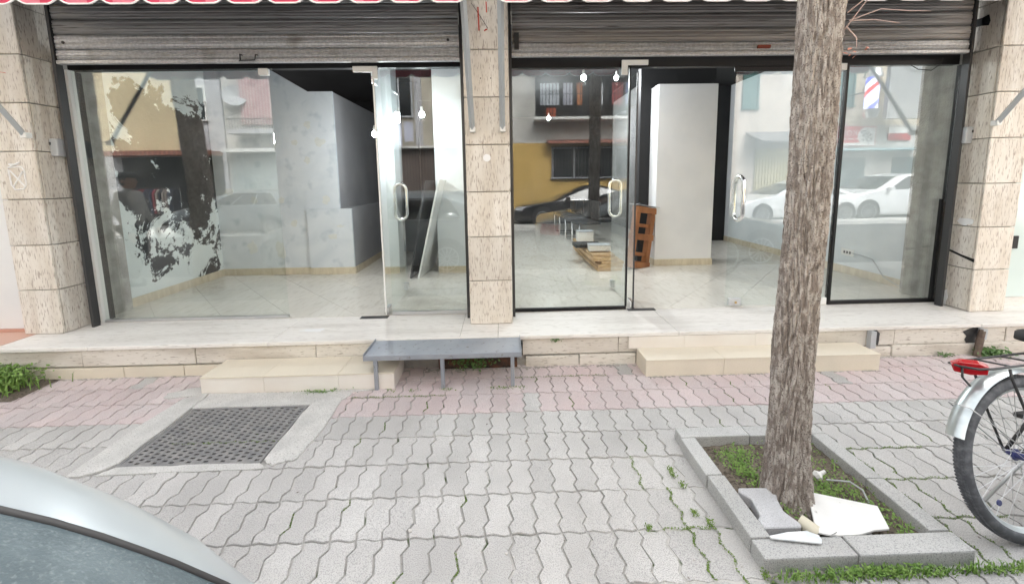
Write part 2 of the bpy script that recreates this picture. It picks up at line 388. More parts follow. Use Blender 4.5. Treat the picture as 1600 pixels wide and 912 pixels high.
for k in range(-3, 7):
    y = 2.417 - .225 * k - PL / 2 + 0.0
    for i in range(-52, 62):
        x = (i + .5) * PW + .012
        if PLANT[0] + .09 < x < PLANT[1] - .09 and PLANT[2] + .12 < y < PLANT[3] - .12: continue
        if -2.2 < x < -1.34 and 2.0 < y < 2.6: continue
        if y > 3.0: yy = y
        hidden = (-2.2 < x < -.9 and y > 2.85) or (1.15 < x < 2.92 and y > 2.92)
        if hidden: continue
        pink = k < 0
        if pink and rng.random() < .02: pink = False
        p = pix((x, y - .05, 0)); sc = -1
        if p and -40 < p[0] < 1640 and p[1] < 960 and not (p[0] < 380 and p[1] > 735 + p[0] * .45): sc = 1 / p[2]
        spots.append((sc, x, y, pink))
spots.sort(reverse=True)
rest = {False: MB(), True: MB()}
for i, (sc, x, y, pink) in enumerate(spots):
    dz = rng.gauss(0, .0012); rx = rng.gauss(0, .006); ry = rng.gauss(0, .008); rz = rng.gauss(0, .006)
    if x > .5 and abs(x - .9) < .35 and y < 2.0: dz -= .006; ry += .02
    M_ = Matrix.Translation((x + rng.gauss(0, .0007), y, dz)) @ Matrix.Rotation(rx, 4, 'X') @ Matrix.Rotation(ry, 4, 'Y') @ Matrix.Rotation(rz, 4, 'Z')
    if i < 300 and sc > 0:
        o = obj('paver', PM[pink], pave); o.matrix_local = M_
    else:
        paver_mb(M_) if False else rest[pink].add(*[(b.v, b.f) for b in [paver_mb()]][0], M_)
tag(rest[False].build('outer_pavers', X['paver'], pave, fix=False), kind='stuff')
tag(rest[True].build('outer_pavers', X['paver_pink'], pave, fix=False), kind='stuff')

# ================================================================== SHOP BUILDING
shop = thing('shop_building', 'travertine-clad shop building with two glazed bays between three stone columns', 'building', (0, 3.4, 0))
shop.location = (0, 0, 0)
rng = random.Random(3)
def column(x0, x1, yf, yb, sides, sub=1):
    c = MB().box(x0 + .022, x1 - .022, yf + .022, yb + .4, SILL, 3.4).build('column', X['mortar'], shop)
    for a, b in zip(JZ[:-1], JZ[1:]):
        j = rng.uniform(-.002, .002)
        MB().box(x0 + .001, x1 - .001, yf + j, yf + .02, a + .003, b - .003).build('stone_slab', X['trav'], c, bevel=.005)
        for s in sides:
            xa, xb = (x0, x0 + .02) if s < 0 else (x1 - .02, x1)
            zc = [a + .003, b - .003]
            MB().box(xa, xb, yf + .0225, yb, zc[0] + rng.uniform(0, .003), zc[1]).build('stone_slab', X['trav'], c, bevel=.003)
    return c
cL = column(-4.19, -3.86, 3.335, 3.60, (-1, 1))
cM = column(-.303, .075, 3.31, 3.60, (-1, 1))
cR = column(4.281, 4.615, 3.31, 3.56, (-1, 1))
# marks on the columns
st = MB(); st.lathe([(0, 0), (.028, 0), (.032, .001), (0, .0015)], 18, Matrix.Translation((-.122, 3.3065, 1.735)) @ Matrix.Rotation(R(90), 4, 'X')).build('round_sticker', X['chalk'], cM)
def stroke(pts, r, y, m, parent, name):
    MB().tube([(a, y, b) for a, b in pts], r, 5).build(name, m, parent)
stroke([(-.167, 2.94), (-.163, 2.76)], .006, 3.306, X['redmark'], cM, 'paint_mark')
stroke([(-.10, 2.98), (-.098, 2.90)], .005, 3.306, X['redmark'], cM, 'paint_mark')
stroke([(-.12, 2.757), (-.105, 2.768), (-.095, 2.766)], .005, 3.306, X['redmark'], cM, 'paint_mark')
stroke([(-.22, 2.97), (-.15, 2.87), (-.09, 2.775)], .002, 3.303, X['darkmetal'], cM, 'thin_wire')
for dx in (-.16, -.075):
    MB().lathe([(0, 0), (.005, 0), (.005, .003), (0, .003)], 8, Matrix.Translation((dx, 3.307, 2.385)) @ Matrix.Rotation(R(90), 4, 'X')).build('screw_hole', X['black'], cM)
sq = [(-4.09, 1.70), (-4.085, 1.57), (-4.06, 1.53), (-3.99, 1.535), (-3.965, 1.57), (-3.965, 1.69), (-3.985, 1.72), (-4.09, 1.715)]
stroke(sq, .006, 3.331, X['chalk'], cL, 'chalk_scribble'); stroke([(-4.08, 1.69), (-3.98, 1.56)], .006, 3.331, X['chalk'], cL, 'chalk_scribble')
stroke([(-3.98, 1.68), (-4.07, 1.56)], .006, 3.331, X['chalk'], cL, 'chalk_scribble'); stroke([(-4.08, 1.74), (-4.0, 1.735), (-4.07, 1.725), (-3.99, 1.755)], .007, 3.331, X['chalk'], cL, 'chalk_scribble')
stroke([(-4.17, 2.6), (-4.1, 2.45), (-4.13, 2.35)], .008, 3.331, X['redmark'], cL, 'paint_mark')
MB().tube([(-4.25, 3.33, 2.51), (-4.0, 3.328, 2.47), (-3.86, 3.40, 2.43)], .002, 5).build('red_thread', X['redmark'], cL)
# broken corner, filler and hole on the right column
def blob(name, m, parent, c, rx, rz, y, th=.004, n=14, seed=1, axis='y'):
    q = random.Random(seed); P = []
    for i in range(n):
        a = 2 * math.pi * i / n; k = q.uniform(.6, 1.15); P.append((math.cos(a) * rx * k, math.sin(a) * rz * k))
    if axis == 'y': MB().prism([(c[0] + a, c[1] + b) for a, b in P], y, y + th, 'xz').build(name, m, parent)
    elif axis == 'x': MB().prism([(c[0] + a, c[1] + b) for a, b in P], y, y + th, 'yz').build(name, m, parent)
    else: MB().prism([(c[0] + a, c[1] + b) for a, b in P], y, y + th, 'xy').build(name, m, parent)
blob('plaster_patch', X['chalk'], cR, (3.43, 1.10), .07, .045, 4.275, .004, 14, 4, 'x')
blob('plaster_patch', X['chalk'], cR, (3.52, .36), .035, .10, 4.275, .004, 14, 6, 'x')
MB().prism([(3.32, .735), (3.55, .815), (3.55, .835), (3.42, .79), (3.32, .765)], 4.2785, 4.285, 'yz').build('crack', X['black'], cR)
blob('broken_hole', X['black'], cR, (3.47, 2.87), .075, .05, 4.277, .003, 9, 8, 'x')
# plinth and sill
pl = MB().box(-7, 8, 3.075, 3.7, -.1, SILL - .035).build('plinth', X['mortar'], shop)
xs = [-6.4, -5.3, -4.35, -3.42, -2.52, -1.55, -1.0, -.1, .95, 1.7, 2.6, 3.32, 4.3, 5.2, 6.4]
for a, b in zip(xs[:-1], xs[1:]):
    MB().box(a + .003, b - .003, 3.052 + rng.uniform(-.003, .003), 3.074, .10, SILL - .0365).build('plinth_stone', X['plinth'], pl, bevel=.003)
xs2 = [-5.2, -4.4, -3.75, -3.1, -2.62, -2.15]
for a, b in zip(xs2[:-1], xs2[1:]):
    MB().box(a + .003, b - .003, 3.045, 3.0735, -.05, .085).build('lower_tile', X['steptile'], pl, bevel=.002)
for a, b in ((.17, .62), (.62, 1.1), (2.95, 3.3), (3.3, 4.1), (4.1, 5.6)):
    MB().box(a + .003, b - .003, 3.043 + rng.uniform(0, .006), 3.0735, -.05, .094 + rng.uniform(-.012, .004)).build('lower_stone', X['plinth'], pl, bevel=.004)
sill = MB().box(-7, 8, 3.06, 3.64, SILL - .0345, SILL - .004).build('sill', X['mortar'], shop)
xs = [-6.2, -4.9, -3.35, -1.92, -.37, -.055, 1.45, 2.85, 4.05, 5.3, 6.8]
for a, b in zip(xs[:-1], xs[1:]):
    MB().box(a + .001, b - .001, 3.03 + rng.uniform(-.002, .002), 3.60, SILL - .033, SILL - rng.uniform(0, .001)).build('sill_slab', X['marble'], sill, bevel=.004)
blob('paint_splash', X['chalk'], sill, (-1.66, 3.27), .13, .045, SILL + .0002, .0006, 18, 31, 'z')
# upper wall, header, ceiling
MB().box(-8, 9, 3.66, 3.95, 3.05, 6.8).build('upper_wall', X['trav'], shop)
MB().box(-3.80, -.32, 3.62, 3.68, 2.565, 2.63).build('header_beam', X['black'], shop)
MB().box(.09, 4.26, 3.60, 3.66, 2.545, 2.64).build('header_beam', X['black'], shop)
MB().box(-4.6, 4.75, 3.69, 11.4, 3.30, 3.40).build('ceiling', X['blackwall'], shop)
MB().box(-8, 9, 3.95, 11.5, 6.4, 6.8).build('roof', X['mortar'], shop)
# interior walls
MB().box(-4.12, -3.93, 3.72, 5.46, SILL, 3.29).build('flaking_side_wall', X['flaky'], shop)
pw = MB().prism([(-3.94, SILL), (-2.26, SILL), (-2.26, 2.765), (-2.585, 2.765), (-3.09, 3.07), (-3.94, 3.28)], 5.40, 5.44, 'xz').build('partition_wall', X['bluewall'], shop)
MB().box(-2.30, -2.262, 5.442, 8.6, SILL, 2.763).build('partition_return', X['greywall'], shop)
MB().box(-2.7, -2.09, 5.36, 5.398, SILL, 1.19).build('low_wall', X['bluewall'], shop)
MB().box(-2.255, -2.095, 5.40, 8.6, SILL, 1.188).build('low_ledge', X['greywall'], shop)
for (c, rx, rz, sd_) in (((-2.62, 2.33), .05, .06, 1), ((-2.47, 2.10), .075, .07, 2), ((-2.66, 1.86), .05, .055, 3), ((-2.80, 2.1), .05, .05, 4), ((-2.44, 1.31), .06, .06, 5),
                     ((-3.75, 1.45), .06, .06, 6), ((-3.42, 1.32), .06, .07, 7), ((-3.05, 1.32), .05, .055, 8), ((-3.5, .66), .075, .11, 9), ((-3.12, .62), .07, .14, 10), ((-2.9, 1.0), .05, .06, 12)):
    blob('filler_patch', X['patch'], pw, c, rx, rz, 5.3975, .002, 13, sd_)
blob('filler_patch', X['patch'], pw, (-2.36, .80), .07, .05, 5.3575, .002, 13, 21)
blob('filler_patch', X['patch'], pw, (-2.25, .95), .06, .02, 5.3575, .002, 13, 22)
MB().box(-1.66, -1.45, 5.33, 5.6, SILL, 3.29).build('pier', X['palewall'], shop)
p2 = MB().box(-.90, -.32, 5.28, 5.7, SILL, 3.02).build('pier', X['palewall'], shop)
MB().box(-.30, -.12, 3.70, 11.3, SILL, 3.29).build('dividing_wall', X['whitewall'], shop)
MB().box(-4.6, -.31, 8.7, 8.9, SILL, 3.29).build('back_wall', X['blackwall'], shop)
MB().box(-.11, 4.6, 11.1, 11.3, SILL, 3.29).build('back_wall', X['blackwall'], shop)
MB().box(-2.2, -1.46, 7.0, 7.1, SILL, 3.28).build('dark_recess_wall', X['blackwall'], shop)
MB().box(4.46, 4.62, 3.66, 7.6, SILL, 3.29).build('side_wall', X['palewall'], shop)
MB().box(3.3, 4.455, 7.55, 7.7, SILL, 3.29).build('rear_wall', X['blackwall'], shop)
MB().box(3.2, 3.3, 7.55, 11.05, SILL, 3.29).build('rear_side_wall', X['blackwall'], shop)
MB().box(2.199, 3.034, 5.443, 5.72, SILL, 2.83).build('pier', X['whitewall'], shop, bevel=.004)
MB().box(2.05, 3.15, 5.73, 5.85, SILL, 3.28).build('black_partition', X['blackwall'], shop)
# pencil stains on pier
for (c, rx, rz, sd_) in (((2.62, 2.66), .07, .05, 3), ((2.62, 1.78), .05, .04, 4), ((2.60, 1.6), .08, .03, 5)):
    pass
def skirt(x0, x1, y0, y1): MB().box(x0, x1, y0, y1, SILL, SILL + .095).build('skirting', X['skirt'], shop)
skirt(-3.925, -2.702, 5.385, 5.3995); skirt(-2.70, -2.088, 5.346, 5.3595); skirt(-2.0885, -2.075, 5.361, 7.0); skirt(-3.929, -3.915, 3.72, 5.385)
skirt(-1.66, -1.45, 5.316, 5.329); skirt(-.90, -.32, 5.266, 5.279); skirt(2.19, 3.045, 5.429, 5.4425); skirt(4.446, 4.459, 3.72, 7.54); skirt(2.188, 2.1985, 5.444, 5.72)
# shop floor: tiles laid on the diagonal
floor = tag(MB().box(-4.6, 4.7, 3.605, 11.3, SILL - .2, SILL - .009).build('shop_floor', X['grout']), kind='structure')
def clip(poly, ax, v, keep_gt):
    out = []
    for i in range(len(poly)):
        a, b = poly[i - 1], poly[i]
        ia = (a[ax] > v) == keep_gt; ib = (b[ax] > v) == keep_gt
        if ia != ib:
            t = (v - a[ax]) / (b[ax] - a[ax]); out.append((a[0] + (b[0] - a[0]) * t, a[1] + (b[1] - a[1]) * t))
        if ib: out.append(b)
    return out
TS = .45; rest_t = MB(); tiles = []
for i in range(-25, 40):
    for j in range(-25, 40):
        cx = (i - j) * TS / math.sqrt(2) + .1; cy = 3.7 + (i + j) * TS / math.sqrt(2); h = (TS - .003) / math.sqrt(2)
        P = [(cx - h, cy), (cx, cy - h), (cx + h, cy), (cx, cy + h)]
        for ax, v, k in ((0, -3.93, True), (0, 4.46, False), (1, 3.606, True), (1, 11.05, False)):
            P = clip(P, ax, v, k)
            if len(P) < 3: break
        if len(P) < 3: continue
        c = (sum(a for a, b in P) / len(P), sum(b for a, b in P) / len(P))
        if c[0] < -2.3 and c[1] > 5.5: continue
        if c[0] < -.3 and c[1] > 7.3: continue
        tiles.append((c[1], P))
tiles.sort(key=lambda t: t[0])
for n_, (d, P) in enumerate(tiles):
    if n_ < 190: MB().prism(P, SILL - .008, SILL - .0005).build('floor_tile', X['tile'], floor)
    else: rest_t.prism(P, SILL - .008, SILL - .0005)
tag(rest_t.build('far_floor_tiles', X['tile'], floor), kind='stuff')

# ------------------------------------------------------------------ roller shutters
def shutter(name, label, x0, x1, zb, m, y=3.50):
    t = thing(name, label, 'shutter', ((x0 + x1) / 2, y, zb), group='roller shutters')
    def ob(mb, nm, mm, **k):
        o = mb.build(nm, mm, t, **k); o.location = -Vector(t.location); return o
    ob(MB().box(x0, x1, y - .022, y + .02, zb, zb + .03), 'bottom_rail', X['galv'], bevel=.004)
    z = zb + .031; i = 0
    hs_ = [.088, .122, .122, .122, .122, .122, .122]
    for h in hs_:
        prof = [(y + .012, z + .002), (y - .004, z + .003), (y - .012, z + .012), (y - .009, z + .018), (y - .014, z + h * .30), (y - .009, z + h * .34), (y - .009, z + h * .38), (y - .016, z + h * .44), (y - .014, z + h * .64), (y - .009, z + h * .67), (y - .009, z + h * .71), (y - .013, z + h * .76), (y - .012, z + h * .86), (y - .006, z + h * .93), (y + .002, z + h - .002), (y + .012, z + h - .002)]
        ob(MB().prism(prof, x0 + .004, x1 - .004, 'yz'), 'slat', X['galv'] if i < 2 and m == X['slat'] or i < 1 else m, smooth=True)  # upper slats get the darker tone with painted shade, lowest stay plain galvanised
        z += h; i += 1
    for xx in (x0 - .03, x1 - .004):
        ob(MB().box(xx + .006, xx + .03, y - .026, y + .03, SILL, 3.35), 'guide_rail', X['darkmetal'])
    return t, ob
shL, ob = shutter('roller_shutter', 'grimy steel roller shutter rolled up over the left bay', -3.74, -.345, 2.578, X['slat'])
ob(MB().tube([(-2.19, 3.478, 2.635), (-2.19, 3.45, 2.635), (-2.19, 3.45, 2.59), (-2.20, 3.45, 2.583), (-2.07, 3.45, 2.588), (-2.06, 3.45, 2.632), (-2.06, 3.478, 2.635)], .006, 6), 'pull_handle', X['darkmetal'])
for xx in (-3.66, -.44): ob(MB().lathe([(0, 0), (.012, 0), (.012, .006), (0, .008)], 12, Matrix.Translation((xx, 3.484, 2.75)) @ Matrix.Rotation(R(90), 4, 'X')), 'bolt', X['darkmetal'])
shR, ob = shutter('roller_shutter', 'brownish steel roller shutter rolled up over the right bay', .105, 4.20, 2.608, X['slat_brown'])
ob(MB().box(2.27, 2.38, 3.465, 3.487, 2.66, 2.685), 'lock_tab', mat('rusty_red', (.22, .05, .03), .8))
ob(MB().box(.13, .17, 3.462, 3.487, 2.665, 2.80), 'side_latch', X['darkmetal'])

# ------------------------------------------------------------------ glazing
def pane(name, label, x0, x1, z1, rail, rail_h, y=GY, extra=None):
    t = thing(name, label, 'window', ((x0 + x1) / 2, y, SILL), group='fixed shop windows')
    def ob(mb, nm, mm, **k):
        o = mb.build(nm, mm, t, **k); o.location = -Vector(t.location); return o
    ob(MB().box(x0, x1, y - .005, y + .005, SILL + rail_h * .5, z1), 'glass', X['glass'])
    ob(MB().box(x0, x1, y - .016, y - .0055, SILL, SILL + rail_h), 'bottom_rail', rail)
    ob(MB().box(x0, x1, y + .0055, y + .016, SILL, SILL + rail_h), 'bottom_rail', rail)
    return t, ob
t, ob = pane('shop_window', 'wide fixed glass pane in front of the flaking black and white wall', -3.775, -2.064, 2.563, X['alu'], .022)
ob(MB().box(-3.80, -3.776, GY - .03, GY + .03, SILL, 2.563), 'side_frame', X['whiteplastic'])
ob(MB().box(-2.145, -2.060, GY - .018, GY + .018, 2.505, 2.564), 'patch_fitting', X['whiteplastic'], bevel=.004)
t, ob = pane('shop_window', 'narrow fixed glass pane beside the middle column behind the grey bench', -1.075, -.345, 2.563, X['alu'], .03)
t, ob = pane('shop_window', 'fixed glass pane with black bottom rail reflecting a black car', .09, 1.19, 2.544, X['black'], .03)
ob(MB().box(1.183, 1.197, GY - .014, GY + .014, SILL + .031, 2.544), 'edge_strip', X['black'])
t, ob = pane('shop_window', 'fixed glass pane in black frame right of the tree trunk', 3.225, 4.30, 2.544, X['black'], .035)
ob(MB().box(3.20, 3.224, GY - .02, GY + .02, SILL, 2.544), 'side_frame', X['black'])
ob(MB().box(4.301, 4.345, GY - .03, GY + .03, SILL, 2.545), 'side_frame', X['black'])
ob(MB().box(4.225, 4.245, GY - .035, GY - .012, SILL + .036, 1.3), 'inner_post', X['black'])
ob(MB().box(4.346, 4.46, GY - .03, GY + .10, SILL, 2.545), 'filler_strip', X['black'])
MB().box(-3.93, -3.801, GY - .05, GY + .11, SILL, 2.565).build('black_jamb', X['blackwall'], shop)

def dloop(cx, cy, z0, z1, along, r=.0165, out=.065):
    # a pair of D handles back to back, one on either side of the leaf
    pts = []; n = 8
    zz0, zz1 = z0 + out, z1 - out
    for i in range(n + 1):
        a = math.pi * i / n; pts.append((math.cos(a) * out, zz1 + math.sin(a) * out))
    for i in range(n + 1):
        a = math.pi + math.pi * i / n; pts.append((math.cos(a) * out, zz0 + math.sin(a) * out))
    return MB().tube([((cx + a, cy, b) if along == 'x' else (cx, cy + a, b)) for a, b in pts], r, 12, closed=True)
def door(name, label, px, x1=None, ylen=None, edge=None):
    t = thing(name, label, 'door', (px, GY, SILL), group='glass doors')
    def ob(mb, nm, mm, **k):
        o = mb.build(nm, mm, t, **k); o.location = -Vector(t.location); return o
    return t, ob
t, ob = door('glass_door', 'frameless glass door of the left shop standing open inwards', -1.13)
ob(MB().box(-1.135, -1.125, GY - .02, GY + .82, SILL + .012, 2.50), 'glass', X['glass'])
ob(MB().box(-1.137, -1.123, GY - .032, GY - .0205, SILL + .012, 2.50), 'edge_strip', X['whiteplastic'])
ob(MB().prism([(-1.30, 2.565), (-1.30, 2.515), (-1.13, 2.515), (-1.13, 2.455), (-1.085, 2.455), (-1.085, 2.565)], GY - .05, GY - .034, 'xz'), 'top_patch', X['whiteplastic'], bevel=.003)
ob(MB().box(-1.165, -1.138, GY + .03, GY + .14, 2.44, 2.53), 'top_pivot', X['chrome'])
ob(MB().box(-1.150, -1.110, GY - .016, GY + .10, SILL + .003, SILL + .075), 'pivot_patch', X['chrome'], bevel=.004)
ob(MB().box(-1.155, -1.105, GY + .73, GY + .80, SILL + .03, SILL + .11), 'lock_patch', X['alu'], bevel=.004)
ob(MB().box(-1.36, -1.10, GY - .10, GY - .035, SILL + .0005, SILL + .004), 'floor_spring', X['darkmetal'])
ob(dloop(-1.13, GY + .70, 1.125, 1.52, 'x'), 'handle', X['chrome'], smooth='all')
t, ob = door('glass_door', 'glass door with dark edge standing open beside the wooden pallet', 1.255)
ob(MB().box(1.25, 1.26, GY - .02, GY + .74, SILL + .012, 2.50), 'glass', X['glass'])
ob(MB().box(1.248, 1.262, GY - .03, GY - .0205, SILL + .012, 2.50), 'edge_strip', X['darkmetal'])
ob(MB().prism([(1.10, 2.60), (1.10, 2.47), (1.155, 2.47), (1.155, 2.555), (1.34, 2.555), (1.34, 2.60)], GY - .05, GY - .034, 'xz'), 'top_patch', X['whiteplastic'], bevel=.003)
ob(MB().box(1.235, 1.275, GY - .016, GY + .10, SILL + .003, SILL + .08), 'pivot_patch', X['chrome'], bevel=.004)
ob(MB().box(1.232, 1.278, GY + .65, GY + .72, SILL + .03, SILL + .11), 'lock_patch', X['alu'], bevel=.004)
ob(MB().box(1.20, 1.47, GY - .06, GY + .0, SILL + .0005, SILL + .004), 'floor_spring', X['darkmetal'])
ob(dloop(1.255, GY + .62, 1.125, 1.53, 'x'), 'handle', X['chrome'], smooth='all')
t, ob = door('glass_door', 'closed glass door leaf with steel handle left of the tree trunk', 3.18)
ob(MB().box(2.178, 3.195, GY - .005, GY + .005, SILL + .012, 2.50), 'glass', X['glass'])
ob(MB().box(2.21, 2.335, GY - .018, GY + .018, SILL + .012, SILL + .085), 'lock_patch', X['alu'], bevel=.004)
ob(MB().lathe([(0, 0), (.012, 0), (.012, .006), (0, .006)], 12, Matrix.Translation((2.275, GY - .018, SILL + .045)) @ Matrix.Rotation(R(90), 4, 'X')), 'lock_cylinder', mat('brass', (.5, .36, .16), .3, metal=.9))
ob(MB().box(3.115, 3.19, GY - .018, GY + .018, SILL + .002, SILL + .07), 'pivot_patch', X['whiteplastic'], bevel=.004)
ob(dloop(2.262, GY, 1.13, 1.545, 'y', .019, .07), 'handle', X['chrome'], smooth='all')
ob(MB().box(3.06, 3.19, GY - .03, GY - .012, 2.50, 2.56), 'top_patch', X['whiteplastic'])
MB().box(2.16, 3.20, GY - .004, GY + .004, 2.502, 2.5445).build('transom_strip', X['black'], shop)

# ------------------------------------------------------------------ awnings with drop arms
def awning(name, label, x0, x1, seed):
    yv, zv = 2.72, 2.80
    t = thing(name, label, 'awning', ((x0 + x1) / 2, 3.3, 3.3), group='scalloped awnings')
    def ob(mb, nm, mm, **k):
        o = mb.build(nm, mm, t, **k); o.location = -Vector(t.location); return o
    n = 24
    rows = [[(x0 + (x1 - x0) * i / n, yv + (3.62 - yv) * v, zv + .03 + (3.38 - zv) * v - .03 * math.sin(v * math.pi)) for i in range(n + 1)] for v in (0, .25, .5, .75, 1)]
    rows += [[(p[0], p[1], p[2] - .004) for p in r] for r in reversed(rows)]
    ob(MB().grid(rows), 'canopy', X['fabric_shade'])
    ob(MB().box(x0, x1, yv - .02, yv + .02, zv, zv + .035), 'front_bar', X['grey_arm'])
    # valance: a row of scallops with white piping
    w = .262; k = max(1, round((x1 - x0) / w)); w = (x1 - x0) / k
    low = []; 
    for i in range(k):
        for j in range(12):
            u = j / 12; low.append((x0 + (i + u) * w, 2.716 + .045 * (1 - min(1, math.sin(math.pi * (u * .9 + .05)) * 1.45))))
    low.append((x1, 2.735))
    poly = [(x0, zv)] + low + [(x1, zv)]
    fs = MB()
    for i in range(len(low) - 1):
        a, b = low[i], low[i + 1]
        fs.box(0, 0, 0, 0, 0, 0) if False else fs.add([(a[0], yv - .024, a[1]), (b[0], yv - .024, b[1]), (b[0], yv - .024, zv + .03), (a[0], yv - .024, zv + .03),
            (a[0], yv - .021, a[1]), (b[0], yv - .021, b[1]), (b[0], yv - .021, zv + .03), (a[0], yv - .021, zv + .03)], [(0, 1, 2, 3), (7, 6, 5, 4), (0, 4, 5, 1)])
    ob(fs, 'valance', X['fabric_red'])
    ob(MB().tube([(a, yv - .0225, b) for a, b in low], .006, 6), 'piping', X['trim'])
    for xx in (x0 + .03, x1 - .03):
        a = ob(MB().tube([(xx, 3.27, 1.975), (xx, yv, zv + .01)], .023, 4), 'arm', X['grey_arm'])
        ob(MB().box(xx - .02, xx + .025, 3.255, 3.308, 1.945, 1.99), 'arm_bracket', X['whiteplastic'], bevel=.004)
    return t
awning('awning', 'red scalloped awning over the left shop bay', -3.88, -.207, 1)
awning('awning', 'red scalloped awning over the right shop bay', -.016, 4.30, 2)

# ------------------------------------------------------------------ small fixtures
def fixture(name, label, cat, x, z, s):
    t = thing(name, label, cat, (x, 3.5, z), group='shutter switch boxes')
    ob_ = MB().box(-.012 if s > 0 else -.055, .055 if s > 0 else .012, -.055, .045, -.075, .075).build('cover', X['greyplastic'], t, bevel=.012, seg=2)
    MB().box(-.006, .006, -.059, -.0555, .02, .045).build('key_slot', X['darkmetal'], t)
fixture('switch_box', 'grey plastic switch box on the left column', 'box', -3.85, 1.885, 1)
fixture('switch_box', 'grey plastic switch box on the right column', 'box', 4.272, 1.885, -1)
dp = thing('drain_pipe', 'short grey drain pipe stub in plinth right of the cream step', 'pipe', (3.10, 3.03, 0), group='drain stubs')
MB().box(-.025, .02, -.02, .02, .09, .235).build('pipe', X['greyplastic'], dp); blob('soot_stain', X['darkmetal'], dp, (.05, .17), .05, .075, .021, .0008, 12, 3)
dp2 = thing('drain_pipe', 'rusty dark pipe stub in plinth below the right column', 'pipe', (4.02, 3.03, 0), group='drain stubs')
MB().tube([(.03, -.01, .225), (.0, -.02, .12), (-.02, -.025, 0)], .024, 8).build('pipe', mat('rusty_pipe', (.10, .07, .055), .8, col2=(.18, .14, .11), scale=20), dp2)
MB().tube([(.035, -.008, .235), (.02, -.015, .15)], .027, 8).build('collar', X['greyplastic'], dp2); blob('soot_stain', X['darkmetal'], dp2, (.0, .16), .11, .07, .0215, .0008, 12, 5)

# ------------------------------------------------------------------ steps
def step(name, label, x0, x1, y0, zt, cuts, m_top, m_front, side):
    t = thing(name, label, 'step', ((x0 + x1) / 2, (y0 + 3.05) / 2, 0), group='entrance steps')
    core = MB().box(x0 + .012, x1 - .012, y0 + .012, 3.0425, -.05, zt - .012).build('core', X['mortar'], t); core.location = -Vector(t.location)
    cs = [x0] + cuts + [x1]
    for a, b in zip(cs[:-1], cs[1:]):
        o = MB().box(a + .001, b - .001, y0 - .004, 3.042, zt - .0115, zt).build('tread_tile', m_top, t, bevel=.0015); o.location = -Vector(t.location)
        o = MB().box(a + .0012, b - .0012, y0, y0 + .0115, -.02, zt - .0125).build('riser_tile', m_front, t, bevel=.0015); o.location = -Vector(t.location)
    for xx in (x0, x1 - .0115):
        o = MB().box(xx, xx + .0115, y0 + .0125, 3.042, -.02, zt - .0125).build('side_tile', m_front, t); o.location = -Vector(t.location)
step('entrance_step', 'cream tiled step in front of the left glass door', -2.265, -.835, 2.755, .131, [-1.80, -1.25], X['steptile'], X['steptile_white'], 1)
step('entrance_step', 'cream tiled step in front of the right shop by the tree', 1.10, 2.975, 2.825, .136, [1.72, 2.36], X['steptile'], X['steptile'], -1)
tr = thing('riser_panel', 'cream tile riser strip above the right entrance step', 'tile strip', (2, 3.04, .136))
for a, b in ((1.03, 1.5), (1.5, 2.1), (2.1, 2.62)):
    o = MB().box(a + .001, b - .001, 3.030, 3.0485, .137, .238).build('tile', X['steptile_white'], tr); o.location = -Vector(tr.location)

# ------------------------------------------------------------------ metal bench
bn = thing('metal_bench', 'low blue-grey sheet metal bench beside the left step', 'bench', (-.45, 2.9, 0))
def ob(mb, nm, mm, parent=bn, **k):
    o = mb.build(nm, mm, parent, **k); o.location = -Vector(bn.location); return o
bx0, bx1, by0, by1, bz = -1.05, .125, 2.735, 3.022, .262
ob(MB().box(bx0 + .004, bx1 - .004, by0 + .004, by1, bz, bz + .004), 'seat_sheet', X['bench'])
for a in ((bx0, bx1, by0 - .004, by0, bz - .028, bz + .012),): ob(MB().box(*a), 'front_rail', X['bench'], bevel=.002)
for xx in (bx0, bx1 - .004): ob(MB().box(xx, xx + .004, by0 + .001, by1, bz - .03, bz + .022), 'side_rail', X['bench'])
for xx in (-.965, -.47, .055):
    ob(MB().box(xx - .014, xx + .014, by0 + .001, by0 + .029, 0, bz - .0005), 'leg', X['bench'], bevel=.002)
ob(MB().box(bx1 + .001, bx1 + .02, by1 - .06, by1 - .02, .14, .25), 'wall_bracket', X['rubber_black'])

# ------------------------------------------------------------------ manhole
mh = thing('manhole_cover', 'square cast iron inspection cover in a cracked concrete surround', 'manhole', (-1.77, 2.28, 0))
def ob(mb, nm, mm, **k):
    o = mb.build(nm, mm, mh, **k); o.location = -Vector(mh.location); return o
cx0, cx1, cy0, cy1 = -2.165, -1.385, 2.015, 2.555
def ring(outer, name, z, seed):
    q = random.Random(seed); return [(x + q.uniform(-.012, .012), y + q.uniform(-.008, .008)) for x, y in outer]
def subdiv(pts, n):
    out = []
    for i in range(len(pts)):
        a, b = pts[i], pts[(i + 1) % len(pts)]
        for k in range(n): out.append((a[0] + (b[0] - a[0]) * k / n, a[1] + (b[1] - a[1]) * k / n))
    return out
q = random.Random(9)
def jag(pts, n, s): return [(x + q.uniform(-s, s), y + q.uniform(-s, s)) for x, y in subdiv(pts, n)]
ob(MB().prism(jag([(-2.36, 1.93), (-2.24, 1.965), (-2.17, 2.03), (-2.185, 2.56), (-2.20, 2.75), (-2.33, 2.69), (-2.37, 2.4)], 5, .008), -.02, .014), 'concrete_collar', X['concrete'], bevel=.004)
ob(MB().prism(jag([(-1.375, 2.03), (-1.30, 1.985), (-1.19, 2.03), (-1.16, 2.2), (-1.17, 2.62), (-1.12, 2.72), (-1.37, 2.735)], 5, .007), -.02, .010), 'concrete_collar', X['concrete'], bevel=.004)
ob(MB().prism(jag([(-2.19, 2.565), (-1.37, 2.57), (-1.36, 2.74), (-2.2, 2.745)], 8, .006), -.02, .008), 'concrete_collar', X['concrete'], bevel=.004)
